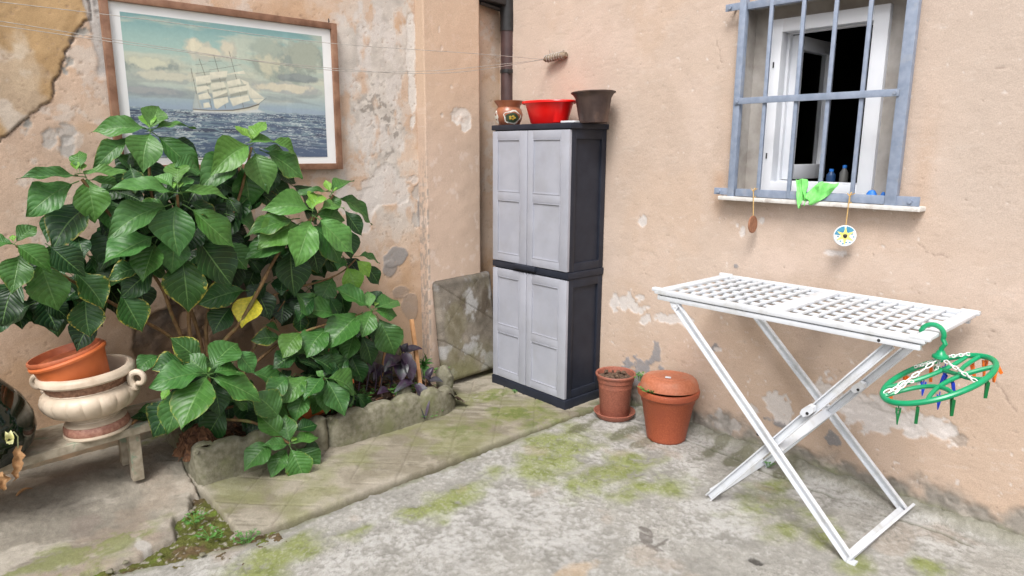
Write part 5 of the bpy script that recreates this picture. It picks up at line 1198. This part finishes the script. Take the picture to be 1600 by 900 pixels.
# demijohn
dc = Vector((.095, 3.28, bz(.095)))
dj = thing('demijohn', tuple(dc), 'big dark green glass demijohn at the left edge on the bench', 'bottle')
mb = MB(); mb.lathe([(.0005, .006), (.12, .002), (.165, .012), (.205, .06), (.222, .12), (.215, .18), (.185, .25), (.13, .32), (.075, .37), (.045, .41), (.036, .45), (.036, .50), (.042, .505), (.042, .525), (.03, .527), (.03, .42)], dc, 64); obj('glass_body', mb, BOTTLE, dj)
mb = MB(); mb.lathe([(.03, .50), (.032, .545), (.0005, .55)], dc, 20); obj('cork', mb, OLDWOOD, dj)
# withered flower hanging before the bench
wf_ = thing('withered_plant', tuple(at(-25, 700, Y=3.18)), 'wilted plant with one pale yellow bloom and dry leaves at the left edge', 'plant')
def P_(x, y, Y=3.10): return tuple(at(x, y, Y=Y))
mb = MB(); mb.tube([(-.02, 3.20, bz(0)+.01), P_(-20, 716, 3.13), P_(-8, 700), P_(2, 692), P_(8, 690)], .0028, 6); mb.tube([P_(8, 690), P_(14, 678), P_(22, 675), P_(28, 682), P_(28, 700)], .0024, 6); mb.tube([P_(-8, 700), P_(-6, 730), P_(2, 742)], .0022, 6); obj('stem', mb, simple('pale_stem', (.30, .32, .16), (.42, .42, .24), .7, 30), wf_)
YB = simple('pale_yellow_petal', (.62, .60, .22), (.74, .72, .40), .6, 30)
for (bx, by, tx, ty, w_) in [(14, 686, 8, 674, 10), (14, 686, 17, 672, 12), (15, 688, 20, 694, 10), (13, 688, 10, 693, 10), (14, 688, 15, 695, 9)]:
    a = P_(bx, by, 3.095); b = P_(tx, ty, 3.08); mb = MB(); blade(mb, a, b, w_/pxm(a), .2, tx, (0, -1, .3)); obj('petal', mb, YB, wf_, smooth=180)
for (bx, by, tx, ty, w_, lb) in [(27, 698, 22, 753, 15, 1), (2, 740, 4, 768, 16, 2), (-4, 738, 8, 764, 12, 3)]:
    a = P_(bx, by, 3.10); b = P_(tx, ty, 3.07); mb = MB()
    blade(mb, a, b, w_/pxm(a), .06, tx, (.3, -1, .2)); mb.v = [(x+.006*math.sin(z*160+y*60), y+.009*math.sin(z*120+x*90), z) for x, y, z in mb.v]; obj('dry_leaf', mb, DRYLEAF, wf_, smooth=180)
q = at(38, 770, Z=.07); mb = MB(); blade(mb, at(25, 776, Z=.085), at(54, 765, Z=.085), .018, .25, 1, (0, -.2, 1)); tag(obj('fallen_leaf', mb, DRYLEAF, origin=tuple(q), smooth=180), 'curled dry leaf lying on the broken slab below the bench', 'leaf')
mb = MB(); blade(mb, at(202, 668, Y=3.23), at(240, 645, Y=3.3), .016, .12, 1, (0, -.3, 1)); tag(obj('fallen_leaf', mb, DRYLEAF, origin=tuple(at(202, 668, Y=3.23)), smooth=180), 'long dry leaf lying on the bench right of the urn', 'leaf')
# loose pebbles round the moss
rg = random.Random(21)
for k, (px, py) in enumerate([(292, 808), (300, 800), (316, 868), (196, 880), (250, 868), (172, 894)]):
    q = at(px, py, Z=.012); mb = MB(); s = .008+.007*rg.random(); mb.lathe([(.0005, -s*.5), (s*.8, -s*.3), (s, 0), (s*.7, s*.45), (.0005, s*.55)], (q[0], q[1], .016), 9, None, fl=lambda i, a: 1+.2*math.sin(3*a+k)); tag(obj('pebble', mb, STONE, origin=(q[0], q[1], .012), smooth=60), ['pebble at the inner broken corner of the slab, left of its twin', 'pebble at the inner broken corner of the slab, right of its twin', 'pebble alone in the moss close to the concrete courtyard', 'pebble in the narrow bottom of the mossy gap, between two others', 'pebble half way along the broken slab edge', 'lowest pebble in the mossy gap, at the bottom of the picture'][k], 'pebble', 'pebbles in the mossy gap')
# ------------------------------------------------------------------ hydrangea
hp = thing('hydrangea_shrub', (1.25, 3.33, .14), 'big leafy green hydrangea shrub growing in front of the sea picture', 'shrub')
HV = [(0, .012), (.03, .035), (.08, .095), (.16, .205), (.26, .33), (.38, .44), (.48, .49), (.56, .50), (.65, .455), (.74, .36), (.82, .24), (.88, .145), (.93, .075), (.97, .03), (1, .002)]
def leaf_mesh(k):
    rg = random.Random(100+k); NX, NY = 8, 16
    curl = rg.uniform(.05, .24); fold = rg.uniform(.12, .42); wave = rg.uniform(.012, .045); tw = rg.uniform(-.4, .4); bend = rg.uniform(-.10, .10); ph = rg.random()*6
    wid = rg.uniform(.9, 1.08); pk = rg.uniform(-.05, .05); cup = rg.uniform(-.10, .12)
    vs = []; uvs = []
    for j in range(NY+1):
        v = j/NY; hw = float(np.interp(np.clip(v+pk*math.sin(math.pi*v), 0, 1), [a for a, _ in HV], [b for _, b in HV]))*wid
        for i in range(NX+1):
            s = i/NX*2-1; x = s*hw
            if abs(s) > .99: x *= 1+.015*(1 if (j % 2) else -1)*(1 if .1 < v < .95 else 0)
            ct, st_ = math.cos(tw*v), math.sin(tw*v); h = fold*abs(x)*(1-.5*v)-cup*x*x*2
            z = h-curl*2.2*(v**2.1)+wave*math.sin(v*15+ph+(2 if s > 0 else 0))*abs(s)**1.5+.5*curl*v
            quilt = .004*math.cos(2*math.pi*8.5*(v-.26*abs(s)**1.25))*(abs(s)*(1-abs(s))*4)
            z += quilt
            vs.append((x*ct-h*st_*.2+bend*math.sin(v*3), v-.10*curl*v*v, z+x*st_)); uvs.append((s, v))
    fs = [(j*(NX+1)+i, j*(NX+1)+i+1, (j+1)*(NX+1)+i+1, (j+1)*(NX+1)+i) for j in range(NY) for i in range(NX)]
    # petiole
    o = len(vs)
    for (y, r, z) in ((-.16, .016, -.03), (-.05, .014, -.012), (.10, .010, -.004), (.4, .004, -.006)):
        for a in range(5): vs.append((r*math.cos(a*1.2566), y, z+r*math.sin(a*1.2566))); uvs.append((.0, .2))
    for q in range(3):
        for a in range(5): fs.append((o+q*5+a, o+q*5+(a+1) % 5, o+(q+1)*5+(a+1) % 5, o+(q+1)*5+a))
    me = bpy.data.meshes.new('leaf'); me.from_pydata(vs, [], fs); me.shade_smooth()
    ul = me.uv_layers.new(name='UVMap'); li = np.zeros(len(me.loops), np.int32); me.loops.foreach_get('vertex_index', li)
    ul.data.foreach_set('uv', np.array(uvs, np.float32)[li].ravel()); me.materials.append(LEAF); return me
LM = [leaf_mesh(k) for k in range(14)]
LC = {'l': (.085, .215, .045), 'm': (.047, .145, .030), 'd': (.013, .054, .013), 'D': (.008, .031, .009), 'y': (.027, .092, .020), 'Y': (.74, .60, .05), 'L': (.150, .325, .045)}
lrg = random.Random(42)
def leaf(base, tip, wm, kind, facing=None, roll=0, mesh=None):
    base = Vector(base); tip = Vector(tip); y = tip-base; L = y.length
    if L < 1e-4: return
    y.normalize(); c = (Vector(CAM)-(base+tip)/2).normalized()
    n = c*.62+Vector((0, 0, 1))*.62+Vector((lrg.uniform(-.18, .18), lrg.uniform(-.18, .18), lrg.uniform(-.1, .1))) if facing is None else Vector(facing)
    n = n-y*n.dot(y)
    if n.length < .15: n = c-y*c.dot(y)
    n.normalize(); n = Matrix.Rotation(roll, 3, y) @ n; x = y.cross(n)
    o = link('leaf', mesh or lrg.choice(LM), hp)
    tip = tip+y*L*.04; L *= 1.04; k = max(.35, abs(n.dot(c)))
    W = min(wm/k**.3, L*.80)
    M = Matrix((x*W, y*L, n*L)).transposed().to_4x4(); M.translation = base-hp.location
    o.matrix_basis = M
    j = 1+lrg.uniform(-.16, .16); col = LC[kind]
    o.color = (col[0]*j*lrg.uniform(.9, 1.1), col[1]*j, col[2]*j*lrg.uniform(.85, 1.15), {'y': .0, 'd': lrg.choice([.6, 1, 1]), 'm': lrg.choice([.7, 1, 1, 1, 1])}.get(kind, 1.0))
    return o
ROS = [
 # (depth y, centre, leaves: base x, base y, tip x, tip y, width, kind, layer)
 (3.40, (234, 206), [(228, 201, 150, 189, 27, 'l', 0), (233, 200, 231, 172, 24, 'L', 0), (236, 199, 247, 164, 32, 'l', 0), (240, 201, 304, 187, 23, 'l', 0), (234, 210, 224, 257, 54, 'l', 0), (246, 212, 318, 266, 42, 'm', 1), (205, 218, 142, 247, 23, 'm', 1), (228, 246, 246, 292, 44, 'd', 2), (262, 222, 312, 240, 34, 'd', 2), (210, 240, 180, 262, 30, 'd', 3)]),
 (3.32, (127, 274), [(122, 275, 30, 272, 23, 'm', 0), (124, 264, 121, 232, 37, 'm', 0), (130, 270, 209, 266, 21, 'l', 0), (135, 280, 150, 337, 54, 'l', 1), (112, 287, 40, 323, 42, 'm', 1), (140, 281, 196, 284, 22, 'm', 1), (146, 318, 78, 376, 54, 'd', 2), (160, 306, 175, 356, 48, 'm', 2), (186, 352, 150, 409, 60, 'd', 3), (120, 266, 117, 250, 14, 'L', 0), (128, 266, 130, 252, 12, 'L', 0)]),
 (3.14, (24, 381), [(26, 377, 56, 352, 34, 'm', 0), (19, 381, -18, 372, 26, 'm', 0), (27, 384, 84, 415, 38, 'm', 0), (31, 398, 18, 454, 50, 'm', 1), (63, 410, 86, 481, 66, 'm', 2), (80, 386, 135, 424, 46, 'd', 1), (115, 424, 164, 477, 58, 'y', 3), (134, 466, 141, 524, 62, 'y', 4), (22, 446, -4, 503, 60, 'D', 3), (150, 502, 116, 541, 42, 'D', 5), (190, 460, 224, 515, 50, 'y', 4), (21, 377, 19, 366, 9, 'L', 0)]),
 (3.14, (277, 300), [(270, 300, 166, 292, 32, 'l', 0), (277, 287, 275, 246, 40, 'l', 0), (284, 300, 371, 299, 28, 'l', 0), (268, 291, 244, 271, 18, 'l', 0), (283, 291, 303, 279, 18, 'l', 0), (275, 322, 275, 390, 57, 'm', 1), (258, 322, 171, 358, 42, 'm', 1), (298, 326, 371, 376, 52, 'm', 1), (273, 360, 268, 420, 72, 'm', 2), (238, 370, 163, 405, 50, 'm', 2), (242, 382, 222, 437, 60, 'm', 2), (308, 372, 367, 442, 64, 'd', 2), (284, 398, 288, 480, 57, 'y', 3), (226, 418, 171, 430, 28, 'y', 3), (240, 422, 188, 452, 42, 'd', 4), (270, 262, 316, 258, 36, 'm', 2), (312, 352, 290, 392, 40, 'd', 3), (262, 330, 212, 318, 34, 'm', 2), (295, 316, 346, 338, 34, 'd', 2), (272, 294, 268, 282, 10, 'L', 0), (280, 294, 282, 281, 10, 'L', 0)]),
 (3.34, (393, 224), [(394, 217, 413, 185, 24, 'L', 0), (391, 216, 368, 194, 17, 'L', 0), (390, 222, 428, 216, 27, 'l', 0), (424, 222, 466, 231, 17, 'l', 0), (388, 228, 335, 259, 37, 'l', 0), (399, 240, 421, 294, 50, 'l', 1), (381, 244, 315, 283, 42, 'm', 1), (378, 262, 393, 318, 56, 'm', 2), (416, 238, 476, 271, 36, 'm', 1), (430, 266, 463, 285, 26, 'd', 2), (372, 303, 368, 346, 52, 'l', 3), (398, 296, 440, 324, 36, 'd', 3), (370, 252, 340, 262, 28, 'm', 2), (392, 218, 392, 206, 8, 'L', 0)]),
 (3.30, (521, 303), [(520, 300, 551, 271, 27, 'm', 0), (516, 299, 508, 280, 11, 'L', 0), (513, 299, 455, 297, 13, 'm', 0), (526, 309, 591, 335, 32, 'm', 1), (519, 304, 526, 330, 30, 'm', 1), (520, 300, 523, 286, 9, 'L', 0)]),
 (3.22, (490, 334), [(490, 324, 501, 296, 27, 'L', 0), (488, 328, 484, 306, 14, 'L', 0), (482, 327, 418, 317, 31, 'l', 0), (503, 327, 540, 314, 32, 'l', 0), (498, 342, 557, 387, 50, 'l', 0), (486, 345, 464, 402, 42, 'l', 0), (465, 350, 406, 381, 38, 'l', 1), (458, 342, 387, 358, 30, 'm', 1), (490, 354, 541, 400, 44, 'm', 1), (452, 370, 386, 397, 40, 'm', 2), (454, 392, 466, 458, 58, 'd', 3), (482, 380, 503, 422, 56, 'd', 3), (540, 330, 567, 366, 24, 'd', 2), (455, 352, 410, 362, 30, 'm', 3), (350, 378, 387, 419, 42, 'm', 3), (312, 358, 350, 388, 28, 'd', 3), (380, 454, 317, 461, 36, 'y', 3), (396, 462, 378, 509, 46, 'Y', 3), (398, 448, 424, 497, 32, 'D', 4), (360, 480, 333, 518, 38, 'd', 4), (392, 408, 409, 426, 32, 'D', 4), (495, 336, 540, 340, 30, 'm', 1)]),
 (3.36, (556, 404), [(560, 400, 597, 401, 17, 'm', 0), (558, 408, 579, 429, 25, 'L', 0), (543, 418, 556, 453, 33, 'L', 0), (570, 414, 595, 442, 24, 'd', 1), (548, 396, 540, 378, 20, 'd', 1), (520, 434, 497, 466, 36, 'm', 1), (536, 402, 528, 420, 20, 'm', 1), (506, 440, 488, 452, 30, 'D', 3)]),
 (3.20, (583, 485), [(575, 479, 526, 446, 35, 'm', 0), (578, 480, 574, 454, 19, 'l', 0), (585, 482, 622, 461, 36, 'm', 0), (581, 486, 566, 518, 40, 'm', 0), (560, 492, 513, 528, 40, 'm', 1), (586, 486, 622, 490, 22, 'm', 0), (592, 499, 620, 551, 42, 'm', 1), (554, 521, 540, 560, 42, 'm', 2), (566, 524, 582, 570, 26, 'd', 2), (532, 492, 475, 480, 27, 'm', 2), (514, 464, 536, 492, 32, 'd', 3), (490, 464, 464, 492, 26, 'd', 3), (586, 478, 590, 470, 12, 'L', 0), (600, 478, 578, 455, 26, 'd', 3)]),
 (3.26, (470, 518), [(470, 521, 444, 552, 35, 'l', 0), (512, 514, 481, 549, 38, 'm', 0), (520, 538, 511, 575, 35, 'm', 1), (455, 544, 491, 562, 27, 'm', 2), (437, 528, 398, 525, 25, 'y', 1), (415, 508, 441, 514, 20, 'y', 2), (468, 485, 470, 518, 20, 'd', 3), (430, 500, 412, 470, 26, 'D', 4), (445, 470, 440, 505, 30, 'D', 4), (470, 465, 455, 490, 28, 'd', 4)]),
 (3.10, (508, 591), [(503, 589, 475, 619, 35, 'm', 0), (480, 590, 441, 615, 29, 'l', 1), (450, 590, 416, 614, 29, 'm', 1), (512, 591, 564, 602, 36, 'm', 0), (512, 596, 540, 646, 40, 'm', 0), (508, 598, 507, 642, 26, 'm', 1), (478, 612, 458, 650, 30, 'm', 1), (540, 613, 550, 636, 18, 'm', 2), (506, 589, 496, 579, 16, 'l', 0), (490, 560, 528, 582, 42, 'd', 3), (498, 574, 470, 560, 34, 'D', 3)]),
 (2.97, (327, 586), [(323, 583, 291, 551, 31, 'm', 0), (330, 577, 367, 526, 48, 'm', 1), (333, 583, 385, 572, 34, 'm', 0), (317, 583, 240, 589, 38, 'm', 0), (322, 590, 282, 660, 56, 'm', 0), (335, 591, 412, 621, 46, 'm', 0), (314, 566, 271, 527, 45, 'y', 2), (290, 566, 241, 571, 34, 'y', 2), (285, 604, 261, 669, 44, 'm', 1), (335, 600, 344, 650, 50, 'd', 3), (370, 548, 400, 581, 30, 'm', 2), (265, 607, 252, 623, 17, 'L', 3), (362, 625, 392, 633, 23, 'm', 3), (325, 582, 326, 572, 10, 'L', 0), (300, 620, 268, 660, 40, 'd', 2), (352, 605, 392, 625, 34, 'd', 2)]),
 (2.98, (452, 692), [(452, 689, 445, 647, 34, 'm', 0), (441, 682, 404, 642, 40, 'm', 1), (436, 652, 397, 614, 42, 'm', 2), (449, 695, 414, 692, 19, 'm', 0), (424, 692, 385, 722, 37, 'm', 1), (448, 702, 421, 736, 28, 'm', 1), (455, 702, 475, 749, 36, 'm', 0), (464, 702, 498, 736, 38, 'm', 1), (457, 692, 498, 679, 22, 'l', 0), (475, 700, 499, 698, 20, 'd', 2), (462, 672, 496, 661, 32, 'd', 2), (455, 690, 462, 681, 10, 'L', 0), (430, 640, 415, 618, 30, 'm', 3)]),
 (3.22, (240, 560), [(246, 556, 216, 576, 26, 'm', 0), (250, 640, 221, 637, 18, 'm', 1), (236, 655, 210, 647, 16, 'd', 1), (262, 655, 244, 673, 22, 'd', 1), (256, 572, 236, 560, 18, 'd', 1)]),
]
centers = []
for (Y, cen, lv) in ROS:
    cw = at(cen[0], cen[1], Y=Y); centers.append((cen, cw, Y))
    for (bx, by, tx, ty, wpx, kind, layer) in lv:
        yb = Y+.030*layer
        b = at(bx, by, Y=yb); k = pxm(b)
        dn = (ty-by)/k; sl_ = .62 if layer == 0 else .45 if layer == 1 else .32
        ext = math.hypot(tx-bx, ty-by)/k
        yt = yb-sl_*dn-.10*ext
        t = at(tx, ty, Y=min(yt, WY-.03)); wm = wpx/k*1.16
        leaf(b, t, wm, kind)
# inner leaves that fill the shrub, shade put into their mostly dark colours
frg = random.Random(77)
FILL = [(110, 330, 210, 440), (200, 300, 380, 440), (330, 260, 470, 400), (400, 350, 540, 470), (440, 440, 580, 560), (440, 560, 540, 610), (270, 560, 400, 640), (20, 400, 120, 480), (180, 240, 330, 320), (400, 620, 470, 680)]
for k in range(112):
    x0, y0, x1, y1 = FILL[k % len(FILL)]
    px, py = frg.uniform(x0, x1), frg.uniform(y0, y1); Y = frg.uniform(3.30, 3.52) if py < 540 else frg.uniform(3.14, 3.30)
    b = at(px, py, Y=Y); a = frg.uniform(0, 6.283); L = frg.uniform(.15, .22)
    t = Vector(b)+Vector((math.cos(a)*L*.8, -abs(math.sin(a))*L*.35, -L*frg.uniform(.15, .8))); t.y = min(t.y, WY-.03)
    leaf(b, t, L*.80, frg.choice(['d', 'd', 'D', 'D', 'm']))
# the innermost leaves, past counting, as one part
tv, tf, tu, off = [], [], [], 0
FI = [(90, 320, 220, 440), (190, 290, 400, 440), (320, 260, 480, 400), (400, 340, 560, 470), (450, 440, 600, 560), (440, 550, 560, 620), (255, 570, 400, 640), (10, 400, 110, 490), (190, 240, 320, 320), (400, 620, 470, 690), (360, 230, 440, 330)]
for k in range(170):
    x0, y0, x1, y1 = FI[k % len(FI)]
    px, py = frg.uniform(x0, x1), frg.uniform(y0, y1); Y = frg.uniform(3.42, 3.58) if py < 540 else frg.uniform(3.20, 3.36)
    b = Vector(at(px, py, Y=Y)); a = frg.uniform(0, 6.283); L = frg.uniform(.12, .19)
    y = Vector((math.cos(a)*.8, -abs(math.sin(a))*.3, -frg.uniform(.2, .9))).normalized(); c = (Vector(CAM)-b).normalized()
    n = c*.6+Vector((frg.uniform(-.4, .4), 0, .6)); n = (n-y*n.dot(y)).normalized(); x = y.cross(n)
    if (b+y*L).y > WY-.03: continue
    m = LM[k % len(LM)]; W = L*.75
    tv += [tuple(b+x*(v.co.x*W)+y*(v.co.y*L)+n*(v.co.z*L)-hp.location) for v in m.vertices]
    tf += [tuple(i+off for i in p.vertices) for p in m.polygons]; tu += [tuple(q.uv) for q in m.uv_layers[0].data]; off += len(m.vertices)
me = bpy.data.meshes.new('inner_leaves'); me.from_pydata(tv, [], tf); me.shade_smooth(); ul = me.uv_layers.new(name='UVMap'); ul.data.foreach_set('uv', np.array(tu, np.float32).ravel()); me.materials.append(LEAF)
o = link('inner_leaves', me, hp); o.color = (.018, .068, .016, 1); o['kind'] = 'stuff'  # dark tint carries the shade deep inside the shrub
# stems
def stem(pts, r0, r1, seed=0):
    P0 = [Vector(p) for p in pts]; Q = []
    for i in range(len(P0)-1):
        p0, p1, p2, p3 = P0[max(i-1, 0)], P0[i], P0[i+1], P0[min(i+2, len(P0)-1)]
        for t in np.linspace(0, 1, 6, endpoint=False): Q.append(.5*((2*p1)+(-p0+p2)*t+(2*p0-5*p1+4*p2-p3)*t*t+(-p0+3*p1-3*p2+p3)*t**3))
    Q.append(P0[-1]); n = len(Q)
    rs = [(r0+(r1-r0)*i/(n-1))*(1.18 if i % 5 == 0 else 1) for i in range(n)]
    mb = MB(); mb.tube(Q, rs, 8); return obj('stem', mb, STEMM, hp, smooth=80)
def sp(*a): return [tuple(at(px, py, Y=Y)) for px, py, Y in a]
stem(sp((330, 620, 3.30), (342, 548, 3.30), (378, 500, 3.28), (405, 452, 3.27), (440, 388, 3.26), (488, 340, 3.24)), .013, .007)
stem(sp((322, 610, 3.34), (298, 528, 3.36), (294, 480, 3.36), (284, 400, 3.28), (277, 305, 3.16)), .010, .006)
stem(sp((326, 610, 3.36), (312, 530, 3.38), (296, 478, 3.40), (262, 380, 3.42), (236, 300, 3.42), (234, 212, 3.41)), .010, .006)
stem(sp((312, 600, 3.38), (284, 528, 3.38), (268, 490, 3.38), (250, 445, 3.38), (190, 360, 3.36), (128, 280, 3.33)), .010, .006)
stem(sp((300, 580, 3.38), (275, 534, 3.38), (222, 500, 3.36), (150, 460, 3.28), (80, 420, 3.20), (26, 384, 3.15)), .009, .005)
stem(sp((332, 610, 3.36), (322, 525, 3.38), (329, 470, 3.39), (350, 380, 3.38), (376, 300, 3.36), (393, 230, 3.35)), .010, .006)
stem(sp((345, 620, 3.34), (385, 580, 3.33), (440, 533, 3.30), (470, 520, 3.27), (530, 500, 3.24), (582, 487, 3.21)), .009, .005)
stem(sp((380, 500, 3.30), (430, 460, 3.34), (500, 440, 3.36), (534, 425, 3.37), (556, 405, 3.37)), .006, .004)
stem(sp((488, 345, 3.26), (505, 325, 3.29), (521, 305, 3.31)), .006, .005)
stem(sp((345, 640, 3.28), (400, 625, 3.22), (450, 605, 3.16), (507, 592, 3.11)), .008, .005)
stem(sp((318, 640, 3.20), (325, 620, 3.08), (327, 589, 2.99)), .008, .006)
stem(sp((345, 655, 3.22), (395, 660, 3.12), (430, 680, 3.02), (452, 693, 2.99)), .008, .005)
stem(sp((360, 600, 3.34), (396, 546, 3.36), (412, 520, 3.38), (445, 470, 3.36)), .006, .003)
stem(sp((290, 600, 3.26), (262, 585, 3.24), (240, 562, 3.23)), .005, .003)
stem(sp((505, 600, 3.30), (512, 560, 3.28), (516, 520, 3.27)), .006, .004)
